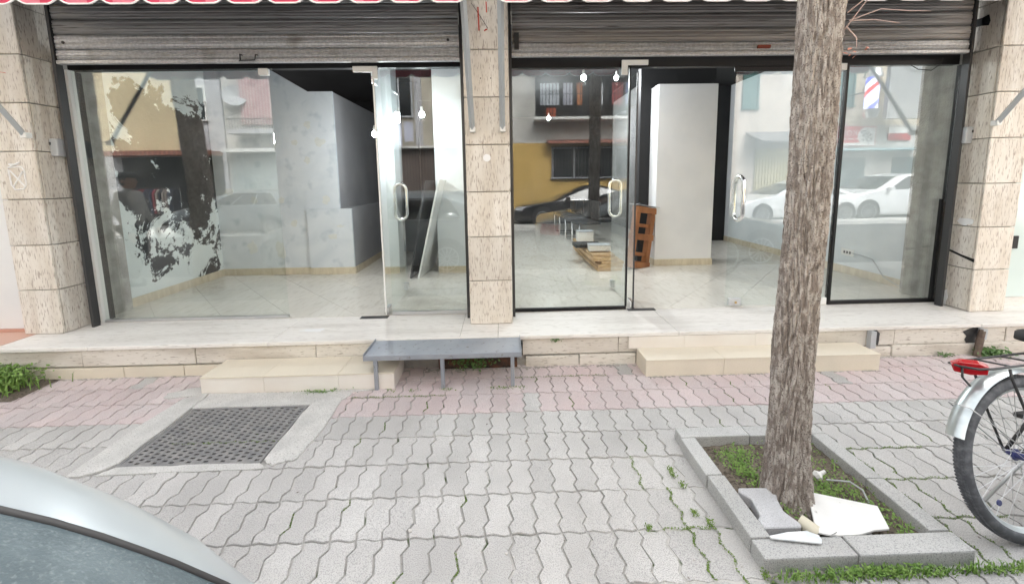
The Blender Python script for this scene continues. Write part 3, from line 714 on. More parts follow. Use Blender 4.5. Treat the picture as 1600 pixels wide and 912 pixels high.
ob(MB().prism(jag([(-2.22, 1.95), (-1.31, 1.965), (-1.38, 2.01), (-2.16, 2.012)], 10, .004), -.02, .007), 'concrete_collar', X['concrete'], bevel=.003)
ob(MB().box(cx0, cx1, cy0, cy1, -.02, -.004), 'base_plate', X['irondark'])
fr = MB()
for a in ((cx0 - .006, cx1 + .006, cy0 - .006, cy0 + .010), (cx0 - .006, cx1 + .006, cy1 - .010, cy1 + .006)): fr.box(*a, -.02, .006)
for a in ((cx0 - .006, cx0 + .010), (cx1 - .010, cx1 + .006)): fr.box(*a, cy0 + .0101, cy1 - .0101, -.02, .006)
ob(fr, 'rim', X['iron'])
gr = MB(); px_ = .0305; py_ = .060
ix0, ix1, iy0, iy1 = cx0 + .012, cx1 - .012, cy0 + .012, cy1 - .012
n = 16; pitch = (ix1 - ix0) / n
for i in range(n):                       # long bars with staggered rungs between them
    xa = ix0 + i * pitch
    gr.box(xa, xa + pitch * .46, iy0, iy1, -.003, .004)
    m_ = 17; pp = (iy1 - iy0) / m_
    for j in range(m_):
        yb = iy0 + (j + (.5 if i % 2 else 0)) * pp
        if yb + pp * .5 > iy1: continue
        gr.box(xa + pitch * .461, xa + pitch, yb, yb + pp * .55, -.003, .0035)
tag(ob(gr, 'grating', X['iron'], fix=False), kind='stuff')

# ------------------------------------------------------------------ tree pit
tp = thing('tree_pit', 'square granite kerb around the tree with soil inside', 'planter', (1.42, 1.7, 0))
def ob(mb, nm, mm, **k):
    o = mb.build(nm, mm, tp, **k); o.location = -Vector(tp.location); return o
x0, x1, y0, y1 = PLANT; KW = .085; KH = .066
for a in ((x0, 1.375, y0, y0 + KW), (1.380, x1, y0 - .004, y0 + KW - .003), (x0 + .003, 1.40, y1 - KW, y1), (1.405, x1, y1 - KW, y1)):
    ob(MB().box(*a, -.06, KH + rng.uniform(-.003, .003)), 'kerb_stone', X['kerb'], bevel=.007, seg=2)
for a in ((x0 + .001, x0 + KW, y0 + KW + .003, 1.735), (x0 - .004, x0 + KW - .004, 1.741, y1 - KW - .003), (x1 - KW, x1, y0 + KW + .003, 1.68), (x1 - KW + .003, x1 + .003, 1.685, y1 - KW - .003)):
    ob(MB().box(*a, -.06, KH + rng.uniform(-.004, .004)), 'kerb_stone', X['kerb'], bevel=.007, seg=2)
def soil_z(x, y): return .008 + .022 * noise.noise(Vector((x * 5, y * 5, 0))) + .012 * noise.noise(Vector((x * 22, y * 22, 3))) + .03 * math.exp(-((x - 1.33) ** 2 + (y - 1.66) ** 2) / .03)
ns = 60
ob(MB().grid([[(x0 + KW - .01 + (x1 - x0 - 2 * KW + .02) * i / ns, y0 + KW - .01 + (y1 - y0 - 2 * KW + .02) * j / ns, 0) for i in range(ns + 1)] for j in range(ns + 1)]), 'soil', X['soil'], smooth='all')
so_ = bpy.data.objects['soil']
for v in so_.data.vertices: v.co.z = soil_z(v.co.x, v.co.y)

# ------------------------------------------------------------------ trees
def tree(label, pts, rad, seed, hero=True):
    t = thing('street_tree', label, 'tree', pts[0], group='street trees')
    o_ = Vector(pts[0]); NA, NR = (240, 420) if hero else (48, 60)
    # centre line by linear interpolation with smoothing
    def cen(s):
        k = s * (len(pts) - 1); i = min(int(k), len(pts) - 2); f = k - i
        a, b = Vector(pts[i]), Vector(pts[i + 1]); return a.lerp(b, f), rad[i] + (rad[i + 1] - rad[i]) * f
    rows = []
    for i in range(NR + 1):
        s = i / NR; c, r = cen(s); row = []
        r += .035 * math.exp(-(c.z - o_.z) / .09)
        for j in range(NA):
            a = 2 * math.pi * j / NA; d = Vector((math.cos(a), math.sin(a), 0))
            tw = a + .25 * math.sin(c.z * 2.2 + seed)
            q3 = Vector((math.cos(tw) * 1.0, math.sin(tw) * 1.0, c.z * 2.5 + seed))
            n1 = noise.noise(Vector((q3.x * 5.2, q3.y * 5.2, q3.z * 1.7)))
            n2 = noise.noise(Vector((q3.x * 11, q3.y * 11, q3.z * 3.6 + 9)))
            n3 = noise.noise(Vector((q3.x * 24, q3.y * 24, q3.z * 11 + 4)))
            crack = math.exp(-(n1 / .13) ** 2) * (.6 + .8 * abs(n3)); fine_ = math.exp(-(n2 / .15) ** 2)
            big = noise.noise(Vector((q3.x * 1.2, q3.y * 1.2, q3.z * .9 + 20)))
            rr = r * (1 + .06 * big) + .005 - .013 * crack - .007 * fine_ + .0055 * n3
            rr += .012 * max(0, math.cos(3 * a + seed)) * math.exp(-(c.z - o_.z) / .15)
            row.append(tuple(c + d * rr - o_))
        rows.append(row)
    MB().grid(rows, closed=True).build('trunk', X['bark'], t, smooth='all', fix=False)
    # limbs
    q = random.Random(seed); top = Vector(pts[-1]) - o_; lim = MB(); tips = []
    for i in range(5):
        a = 2 * math.pi * i / 5 + q.uniform(-.4, .4); st_ = top - Vector((0, 0, q.uniform(.05, .4)))
        P = [st_]; d = Vector((math.cos(a), math.sin(a), q.uniform(.9, 1.5))).normalized()
        for k in range(7):
            P.append(P[-1] + d * .32); d = (d + Vector((q.uniform(-.3, .3), q.uniform(-.3, .3), q.uniform(-.1, .25)))).normalized()
            if k > 1: tips.append(P[-1])
        lim.tube(P, [rad[-1] * .62 * (1 - .12 * k) for k in range(len(P))], 9)
        for k in range(5):
            b = P[2 + k % 5]; e = Vector((q.uniform(-1, 1), q.uniform(-1, 1), q.uniform(0, 1))).normalized()
            Q = [b, b + e * .3, b + e * .55 + Vector((0, 0, .12)), b + e * .8 + Vector((0, 0, .3))]
            lim.tube(Q, [.02, .014, .01, .005], 6); tips += Q[1:]
    lim.build('limbs', X['bark'], t, smooth='all', fix=False)
    lv = MB()
    for i in range(900):
        c = q.choice(tips) + Vector((q.gauss(0, .2), q.gauss(0, .2), q.gauss(0, .2)))
        e = Vector((q.uniform(-1, 1), q.uniform(-1, 1), q.uniform(-.6, .6))).normalized(); w = e.orthogonal().normalized(); s = q.uniform(.03, .06)
        lv.add([c, c + e * s + w * s * .45, c + e * s * 2, c + e * s - w * s * .45], [(0, 1, 2, 3)])
    tag(lv.build('crown', X['leaf'], t, fix=False), kind='stuff')
    return t
TRUNK = [(1.337, 1.645, -.02), (1.328, 1.65, .35), (1.326, 1.655, .8), (1.340, 1.655, 1.3), (1.347, 1.66, 1.9), (1.343, 1.66, 2.5), (1.350, 1.66, 3.1), (1.352, 1.65, 3.6)]
t1 = tree('street tree with rough brown trunk growing from the granite kerbed pit',
          TRUNK, [.088, .080, .076, .075, .0755, .077, .076, .074], 3)
tree('third street tree farther left beside the passer-by, dark in the left window',
     [(-5.62, 1.78, -.02), (-5.60, 1.78, .8), (-5.60, 1.78, 1.6), (-5.62, 1.78, 2.4), (-5.62, 1.78, 3.2), (-5.62, 1.78, 3.8)], [.15, .13, .125, .12, .115, .11], 14, hero=False)
# pinkish twigs on the right side of the trunk
tw = MB(); o_ = Vector(t1.location)
def tp_(x, y, z): return Vector((x - .068, y, z)) - o_
for P in ([(1.49, 1.62, 2.20), (1.54, 1.55, 2.26), (1.62, 1.52, 2.30), (1.69, 1.5, 2.305)], [(1.50, 1.62, 2.17), (1.57, 1.56, 2.19), (1.66, 1.53, 2.17), (1.73, 1.52, 2.165)],
          [(1.50, 1.62, 2.17), (1.55, 1.56, 2.15), (1.63, 1.54, 2.13)], [(1.48, 1.62, 2.13), (1.53, 1.57, 2.24), (1.57, 1.55, 2.33), (1.58, 1.54, 2.42)],
          [(1.49, 1.61, 2.3), (1.51, 1.57, 2.38), (1.50, 1.55, 2.46)], [(1.485, 1.61, 2.14), (1.50, 1.58, 2.09), (1.495, 1.57, 2.05)], [(1.56, 1.55, 2.28), (1.64, 1.53, 2.32), (1.70, 1.52, 2.30), (1.71, 1.51, 2.25)]):
    tw.tube([tp_(*p) for p in P], [.0026, .0019, .0014, .001][:len(P)], 5)
tw.build('twigs', X['twig'], t1)
dl = MB(); q = random.Random(2)
for c0 in ((1.50, 1.565, 2.04), (1.705, 1.51, 2.245), (1.68, 1.52, 2.31)):
    for i in range(9):
        c = tp_(*c0) + Vector((q.gauss(0, .012), q.gauss(0, .012), q.gauss(0, .012))); e = Vector((q.uniform(-1, 1), q.uniform(-1, 1), q.uniform(-1, 1))).normalized(); w = e.orthogonal().normalized()
        dl.add([c - e * .012, c + w * .007, c + e * .012 + w * .003, c - w * .007], [(0, 1, 2, 3)])
tag(dl.build('dry_leaves', X['dryleaf'], t1, fix=False), kind='stuff')
tree('street tree left of the frame seen dark in the left shop window',
     [(-4.32, 1.62, -.02), (-4.30, 1.63, .8), (-4.28, 1.64, 1.6), (-4.33, 1.64, 2.4), (-4.36, 1.66, 3.2), (-4.36, 1.66, 3.8)], [.17, .15, .145, .14, .13, .125], 8, hero=False)

# ------------------------------------------------------------------ litter in the pit
lp = paver_mb()
LPv = [(x, y) for x, y in PP]
n = len(LPv)
bm_ = MB().prism([(x - 1.175, y - 1.545) for x, y in [(1.106, 1.651), (1.26, 1.64), (1.259, 1.601), (1.242, 1.578), (1.227, 1.516), (1.255, 1.454), (1.245, 1.437), (1.087, 1.444), (1.089, 1.485), (1.112, 1.503), (1.126, 1.586), (1.093, 1.63)]], 0, .055)
lo_ = bm_.build('loose_paver', mat('loose_paver_concrete', (.46, .462, .475), .85, col2=(.52, .522, .535), scale=12, fine=(.36, .36, .37), fscale=230, flo=.5, fhi=.66, bump=.3, bscale=260), bevel=.004)
lo_.location = (1.175, 1.545, .014); lo_.rotation_euler = (R(2), R(-2), 0); tag(lo_, 'loose grey concrete paver lying on the soil inside the tree pit', 'paver')
bd = MB().prism([(1.418, 1.623), (1.668, 1.53), (1.609, 1.418), (1.541, 1.415), (1.468, 1.399), (1.426, 1.397), (1.343, 1.398), (1.322, 1.439), (1.32, 1.462)], 0, .010)
o = bd.build('broken_board', X['white'], bevel=.0015); o.location = (0, .0, .052); tag(o, 'white broken board lying against the kerb of the tree pit', 'board')
c = Matrix.Translation((1.285, 1.452, .052)) @ Matrix.Rotation(R(30), 4, 'Z') @ Matrix.Rotation(R(100), 4, 'X')
o = MB().lathe([(.026, -.03), (.030, .04), (.028, .04), (.024, -.028), (0, -.028)], 20, c).build('paper_cup', X['cream'], smooth=True); tag(o, 'crushed cream paper cup lying between loose paver and white board', 'cup')
o = MB().prism([(1.074, 1.393), (1.16, 1.406), (1.243, 1.408), (1.277, 1.387), (1.274, 1.368), (1.259, 1.351), (1.074, 1.382)], 0, .007).build('booklet', mat('printed_paper', (.74, .75, .74), .6, col2=(.62, .66, .68), scale=30), bevel=.001); o.location = (0, 0, .071); o.rotation_euler = (R(0), 0, 0); tag(o, 'white folded leaflet on the front kerb of the tree pit', 'paper')
o = MB().prism([(1.304, 1.419), (1.358, 1.445), (1.364, 1.399), (1.324, 1.386), (1.286, 1.399)], 0, .006).build('paper_scrap', X['white']); o.location = (0, 0, .071); o.rotation_euler = (0, R(0), 0); tag(o, 'small crumpled white paper scrap beside the cream cup', 'paper')
o = MB().tube([(1.58, 1.70, .05), (1.66, 1.66, .07), (1.685, 1.62, .06), (1.68, 1.58, .03)], .004, 6).build('bent_wire', X['greyplastic']); tag(o, 'bent grey wire sticking out of the pit grass', 'wire')
o = MB().lathe([(.018, 0), (.024, .02), (.01, .035), (.008, .06), (0, .06)], 10, Matrix.Translation((1.545, 1.73, .04)) @ Matrix.Rotation(R(60), 4, 'Y')).build('plastic_cap', X['whiteplastic']); tag(o, 'small white plastic cap on the soil behind the board', 'litter')

# ------------------------------------------------------------------ weeds and grass
def blades(mb, c, n, spread, h, q, wid=.004):
    for i in range(n):
        x = c[0] + q.gauss(0, spread[0]); y = c[1] + q.gauss(0, spread[1]); z = c[2](x, y) if callable(c[2]) else c[2]
        a = q.uniform(0, 6.283); b = q.uniform(.2, 1.1); hh = h * q.uniform(.4, 1.1); w = wid * q.uniform(.7, 1.3)
        d = Vector((math.cos(a), math.sin(a), 0)); s_ = Vector((-d.y, d.x, 0)) * w; p = Vector((x, y, z))
        m_ = p + d * hh * b * .4 + Vector((0, 0, hh * .7)); e = p + d * hh * b + Vector((0, 0, hh * (1 - .3 * b)))
        mb.add([p - s_, p + s_, m_ + s_ * .9, m_ - s_ * .9, e], [(0, 1, 2, 3), (3, 2, 4)])
def leaves(mb, c, n, spread, h, q, size=.014):
    for i in range(n):
        x = c[0] + q.gauss(0, spread[0]); y = c[1] + q.gauss(0, spread[1]); z0 = c[2](x, y) if callable(c[2]) else c[2]
        p = Vector((x, y, z0 + q.uniform(.1, 1) * h)); e = Vector((q.uniform(-1, 1), q.uniform(-1, 1), q.uniform(-.3, .8))).normalized(); w = e.orthogonal().normalized(); s_ = size * q.uniform(.5, 1.2)
        mb.add([p, p + e * s_ + w * s_ * .55, p + e * s_ * 1.9, p + e * s_ - w * s_ * .55], [(0, 1, 2, 3)])
q = random.Random(21)
pg = MB()
for c, n_, sp in (((1.235, 1.86), 260, (.05, .05)), ((1.24, 1.76), 160, (.03, .04)), ((1.30, 1.93), 110, (.06, .03)), ((1.44, 1.62), 90, (.03, .05)), ((1.55, 1.66), 260, (.06, .05)), ((1.62, 1.72), 130, (.07, .06)),
                  ((1.68, 1.55), 110, (.03, .06)), ((1.28, 1.55), 60, (.03, .03)), ((1.6, 1.9), 90, (.08, .06)), ((1.69, 1.44), 40, (.03, .03))):
    leaves(pg, (c[0], c[1], soil_z), n_, sp, .035, q, .008); blades(pg, (c[0], c[1], soil_z), n_ // 4, sp, .04, q, .002)
tag(pg.build('pit_grass', X['grass'], fix=False), 'low green clover and grass growing on the tree pit soil', 'grass', kind='stuff')
jm = MB()
def moss_line(pts, w, h=.006):
    for (a, b) in zip(pts[:-1], pts[1:]):
        k = max(2, int(math.hypot(b[0] - a[0], b[1] - a[1]) / .004))
        for i in range(k * 3):
            f = q.random(); x = a[0] + (b[0] - a[0]) * f + q.gauss(0, w); y = a[1] + (b[1] - a[1]) * f + q.gauss(0, w)
            s_ = q.uniform(.0012, .003); p = Vector((x, y, q.uniform(-.006, h))); e = Vector((q.uniform(-1, 1), q.uniform(-1, 1), q.uniform(.1, 1))).normalized(); u = e.orthogonal().normalized()
            jm.add([p, p + e * s_ + u * s_, p + e * s_ * 2.4, p + e * s_ - u * s_], [(0, 1, 2, 3)])
def jx(i): return i * PW + .012            # x of a vertical joint
def jy(k): return 2.417 - .225 * k
SIDE = [(0, 0), (.15, .0115), (.31, -.0115), (.66, .0115), (.82, -.0115), (1, 0)]
def vjoint(i, k, a=0, b=1): return [(jx(i) + d, jy(k) - t * PL) for t, d in SIDE if a <= t <= b]
def hjoint(i0, i1, k): return [((i + f) * PW + .012, jy(k) + dy) for i in range(i0, i1) for f, dy in ((0, 0), (.26, .0055), (.5, 0), (.74, -.0055))] + [(jx(i1), jy(k))]
for i, k in ((7, 3), (6, 2), (7, 4), (8, 4), (17, 2), (17, 3), (18, 3), (18, 4), (19, 4), (19, 5), (16, 2), (18, 5), (17, 4)): moss_line(vjoint(i, k), .0022)
for a, b, k in ((6, 8, 4), (17, 20, 4), (-10, -4, -1), (2, 6, -3), (0, 7, -2), (17, 21, 2), (13, 18, -3), (-18, -12, 1), (16, 20, 3)): moss_line(hjoint(a, b, k), .002)
for i in range(40): 
    k = q.randrange(-2, 6); i_ = q.randrange(-16, 24); moss_line(vjoint(i_, k, *(q.choice(((0, .5), (.3, .9), (.6, 1))))), .0015, .0)
for c in ((.865, 1.813), (.88, 1.749), (.862, 1.586), (.621, 1.519), (.906, 1.529), (.866, 1.853), (1.0, 1.30)):
    leaves(jm, (c[0], c[1], 0), 44, (.008, .010), .018, q, .005)
    blades(jm, (c[0], c[1], 0), 14, (.006, .008), .024, q, .0016)
for xx in (-.86, -.68, -.47, -.40, -.10, -.05, .0, .06, .12): leaves(jm, (xx, 2.73 - .02, 0), 22, (.02, .008), .016, q, .006)
tag(jm.build('joint_moss', X['moss'], fix=False), 'moss and tiny weeds growing in the joints of the pavement', 'moss', kind='stuff')
fg = MB()
for i in range(900):
    x = q.uniform(1.03, 2.4); blades(fg, (x, q.gauss(1.283, .010) - max(0, x - 1.9) * .0, 0), 1, (.003, .003), .034 + .02 * noise.noise(Vector((x * 9, 0, 0))), q, .0022)
for i in range(500):
    x = q.gauss(1.42, .10); leaves(fg, (x, 1.287, 0), 1, (.01, .008), .035, q, .007)
tag(fg.build('kerb_grass', X['grass'], fix=False), 'bright green grass along the front kerb of the tree pit', 'grass', kind='stuff')
def weed(label, c, n, sp, h, size, nb=0, m='leaf', group='weeds along the plinth'):
    t = thing('weed', label, 'plant', c, group=group); mb = MB(); leaves(mb, (0, 0, 0), n, sp, h, q, size)
    if nb: blades(mb, (0, 0, 0), nb, sp, h * 1.2, q, .003)
    tag(mb.build('foliage', X[m], t, fix=False), kind='stuff')
    sm = MB()
    for i in range(6): sm.tube([(0, 0, 0), (q.gauss(0, sp[0] * .6), q.gauss(0, sp[1] * .6), h * .5), (q.gauss(0, sp[0]), q.gauss(0, sp[1]), h)], .0018, 4)
    sm.build('stems', X['leaf'], t, fix=False)
weed('bushy bright green weed at the far left by the plinth', (-4.02, 2.92, -.0), 1700, (.16, .085), .15, .017, 400, 'grass')
weed('leafy green weed by the plinth under the right column', (4.12, 2.99, 0), 260, (.055, .025), .06, .018)
weed('small weed by the plinth left of the rusty pipe', (3.72, 3.0, 0), 60, (.03, .012), .035, .011)
weed('green weed hanging in the shade under the metal bench', (-.26, 2.97, .02), 260, (.085, .03), .19, .017)
weed('tiny weed at the top of the plinth right of the bench', (.42, 3.02, .215), 40, (.025, .006), .03, .008)
weed('grass tuft on the pavement in front of the left step', (-1.38, 2.725, 0), 90, (.08, .012), .02, .007, 60, 'grass')
bk = tag(MB().box(-.55, .10, 3.036, 3.050, .0, .15).build('exposed_brick_strip', mat('broken_brick', (.16, .07, .04), .95, col2=(.035, .03, .026), scale=14, bump=1., bscale=30)), 'strip of broken orange brick showing under the metal bench', 'brickwork')
dirtp = tag(MB().grid([[(-4.6 + 1.0 * i / 14, 2.72 + .33 * j / 6, .004 + .012 * noise.noise(Vector((i * .7, j * .7, 0)))) for i in range(15)] for j in range(7)]).build('dirt_patch', X['soil'], smooth='all'), kind='structure')

# ================================================================== BICYCLE
bk = thing('bicycle', 'old city bicycle with silver mudguard and red rear reflector at the right edge', 'bicycle', (2.215, 1.39, 0), R(7))
bk.rotation_euler = (R(-11), 0, R(7))
BX = X
def wheel(cx, parent_name):
    w = thing('wheel', None, None); del_ = None
    return w
def bike_wheel(cx):
    Rw = .342; w = bpy.data.objects.new('wheel', None); COL.objects.link(w); w.parent = bk; w.location = (cx, 0, Rw)
    prof = []
    for i in range(13):
        a = 2 * math.pi * i / 12; prof.append((Rw - .026 + .026 * math.cos(a), .026 * math.sin(a)))
    MB().lathe(prof, 72, None, 'y').build('tyre', X['rubber'], w, smooth='all')
    kn = MB()
    for i in range(150):
        a = 2 * math.pi * i / 150
        for k, off in ((0, -.013), (1, 0.), (2, .013)):
            aa = a + (math.pi / 150 if k == 1 else 0)
            kn.cbox((0, off, Rw + (.0 if k == 1 else -.0028)), (.008, .009, .003), Matrix.Rotation(aa, 4, 'Y'))
    tag(kn.build('tread', X['rubber'], w, fix=False), kind='stuff')
    rp = [(Rw - .046, -.016), (Rw - .040, -.017), (Rw - .040, .017), (Rw - .046, .016), (Rw - .060, .008), (Rw - .063, 0), (Rw - .060, -.008), (Rw - .046, -.016)]
    MB().lathe(rp, 64, None, 'y').build('rim', X['mudguard'], w, smooth=True)
    MB().lathe([(.012, -.05), (.014, -.03), (.024, -.028), (.024, -.022), (.014, -.02), (.014, .02), (.024, .022), (.024, .028), (.014, .03), (.012, .05)], 16, None, 'y').build('hub', X['blueplastic'], w, smooth=True)
    sp = MB()
    for i in range(36):
        sd_ = 1 if i % 2 else -1; a = 2 * math.pi * i / 36; b = a + (.9 if (i // 2) % 2 else -.9)
        sp.tube([(.023 * math.cos(b), .025 * sd_, .023 * math.sin(b)), ((Rw - .06) * math.cos(a), .003 * sd_, (Rw - .06) * math.sin(a))], .0011, 5)
    tag(sp.build('spokes', X['alu'], w, fix=False), kind='stuff')
    return w
bike_wheel(0); bike_wheel(1.06)
def mud(cx, a0, a1):
    rows = []
    for i in range(41):
        a = a0 + (a1 - a0) * i / 40; row = []
        for j in range(9):
            f = (j - 4) / 4; rr = .376 - .012 * f * f; row.append((cx + rr * math.cos(a), .032 * f, .342 + rr * math.sin(a)))
        rows.append(row)
    rows2 = [[(cx + (p[0] - cx) * .995, p[1] * .97, .342 + (p[2] - .342) * .995) for p in r] for r in rows]
    b = MB().grid(rows).grid(rows2)
    return b.build('mudguard', X['mudguard'], bk, smooth='all')
mud(0, R(160), R(20)); mud(1.06, R(200), R(70))
fm = X['darkmetal']
def bt(name, pts, r, m=fm, n=8): return MB().tube(pts, r, n).build(name, m, bk, smooth='all')
bt('frame_tube', [(.40, 0, .30), (.30, 0, .62), (.26, 0, .76)], .015)
bt('frame_tube', [(.40, 0, .30), (.70, 0, .52), (.90, 0, .74)], .017)
bt('frame_tube', [(.31, 0, .60), (.90, 0, .80)], .014)
bt('head_tube', [(.89, 0, .70), (.865, 0, .88)], .018)
for s_ in (-1, 1):
    bt('chain_stay', [(0, .058 * s_, .342), (.40, .03 * s_, .30)], .009); bt('seat_stay', [(0, .058 * s_, .342), (.30, .02 * s_, .64)], .007)
    bt('fork_leg', [(.90, .03 * s_, .70), (.97, .045 * s_, .5), (1.06, .05 * s_, .342)], .010)
    bt('rack_strut', [(0, .062 * s_, .345), (-.055, .065 * s_, .52), (-.11, .06 * s_, .70), (-.105, .055 * s_, .735)], .005)
    bt('mudguard_stay', [(0, .05 * s_, .345), (-.20, .045 * s_, .51), (-.30, .035 * s_, .59), (-.325, .0, .60)], .0025, X['alu'], 6)
bt('rack_rail', [(-.27, 0, .745), (-.25, -.05, .745), (-.2, -.06, .745), (.22, -.06, .75), (.27, -.03, .75), (.27, .03, .75), (.22, .06, .75), (-.2, .06, .745), (-.25, .05, .745), (-.27, 0, .745)], .005)
for xx in (-.1, .05, .18): bt('rack_bar', [(xx, -.06, .746), (xx, .06, .746)], .004)
bt('rack_hanger', [(-.26, .0, .745), (-.265, 0, .70), (-.23, 0, .66)], .004)
rf = MB().prism([(-.035, -.02), (-.04, .012), (-.02, .026), (.02, .026), (.04, .012), (.035, -.02), (0, -.028)], 0, .035, 'yz').build('reflector', X['red'], bk, bevel=.004, seg=2)
rf.location = (-.235, -.01, .735); rf.rotation_euler = (0, R(-8), R(38)); rf.scale = (1.2, 1.35, 1.0)
bx_ = MB().cbox((0, 0, 0), (.02, .06, .04)).build('reflector_mount', X['rubber_black'], bk); bx_.location = (-.190, .012, .735); bx_.rotation_euler = (0, R(-8), R(38))
MB().lathe([(0, .0), (.05, 0), (.09, .02), (.085, .05), (.05, .06), (0, .06)], 20, Matrix.Translation((.235, 0, .80)) @ Matrix.Scale(1.5, 4, (1, 0, 0))).build('saddle', X['rubber_black'], bk, smooth='all')
bt('seat_post', [(.275, 0, .70), (.25, 0, .81)], .013, X['chrome'])
bt('handlebar', [(.70, -.29, 1.0), (.78, -.27, 1.0), (.86, -.12, 1.0), (.875, 0, .97), (.86, .12, 1.0), (.78, .27, 1.0), (.70, .29, 1.0)], .011, X['chrome'])
bt('stem', [(.868, 0, .87), (.872, 0, .98)], .012, X['chrome'])
MB().lathe([(.095, -.004), (.1, 0), (.095, .004), (.02, .004), (.02, -.004), (.095, -.004)], 36, Matrix.Translation((.40, -.06, .30)), 'y').build('chainring', X['darkmetal'], bk)
bt('crank', [(.40, -.075, .30), (.50, -.08, .17)], .008, X['alu']); bt('crank', [(.40, .075, .30), (.30, .08, .43)], .008, X['alu'])
for c in ((.50, -.13, .17), (.30, .13, .43)): MB().cbox(c, (.09, .08, .022)).build('pedal', X['rubber_black'], bk, bevel=.004)
bt('chain', [(0, -.06, .37), (.40, -.06, .395), (.495, -.06, .30), (.40, -.06, .205), (0, -.06, .315), (-.028, -.06, .342), (0, -.06, .37)], .004)
bt('kickstand', [(.12, .06, .30), (.02, .20, .006)], .007, X['alu'])
MB().lathe([(0, 0), (.012, 0), (.012, .004), (0, .006)], 10, Matrix.Translation((-.20, -.028, .20)), 'y').build('spoke_reflector', X['blueplastic'], bk)

# ================================================================== CARS
NR_, NC_, NS_ = 10, 8, 26
def outline(xr, xf, hw, r, z):
    P = []
    def arc(cx, cy, a0, a1):
        for i in range(NC_): a = a0 + (a1 - a0) * (i + .5) / NC_; P.append((cx + r * math.cos(a), cy + r * math.sin(a), z))
    r = min(r, hw * .9, (xf - xr) * .45)
    for i in range(NR_): P.append((xr - .05 * math.cos((i / (NR_ - 1) - .5) * math.pi) * hw, -hw + r + (2 * hw - 2 * r) * i / (NR_ - 1), z)) if False else P.append((xr, hw - r - (2 * hw - 2 * r) * i / (NR_ - 1), z))
    arc(xr + r, -hw + r, math.pi, math.pi * 1.5)
    for i in range(NS_): P.append((xr + r + (xf - xr - 2 * r) * i / (NS_ - 1), -hw, z))
    arc(xf - r, -hw + r, math.pi * 1.5, math.pi * 2)
    for i in range(NR_): P.append((xf, -hw + r + (2 * hw - 2 * r) * i / (NR_ - 1), z))
    arc(xf - r, hw - r, 0, math.pi / 2)
    for i in range(NS_): P.append((xf - r - (xf - xr - 2 * r) * i / (NS_ - 1), hw, z))
    arc(xr + r, hw - r, math.pi / 2, math.pi)
    # bow the two ends outwards a little
    out = []
    for (x, y, z_) in P:
        e = 1 - (y / max(hw, .01)) ** 2
        k = (x - (xr + xf) / 2) / ((xf - xr) / 2)
        out.append((x + (.07 * e * k if abs(k) > .8 else 0), y, z_))
    return out
NT = 2 * NR_ + 4 * NC_ + 2 * NS_
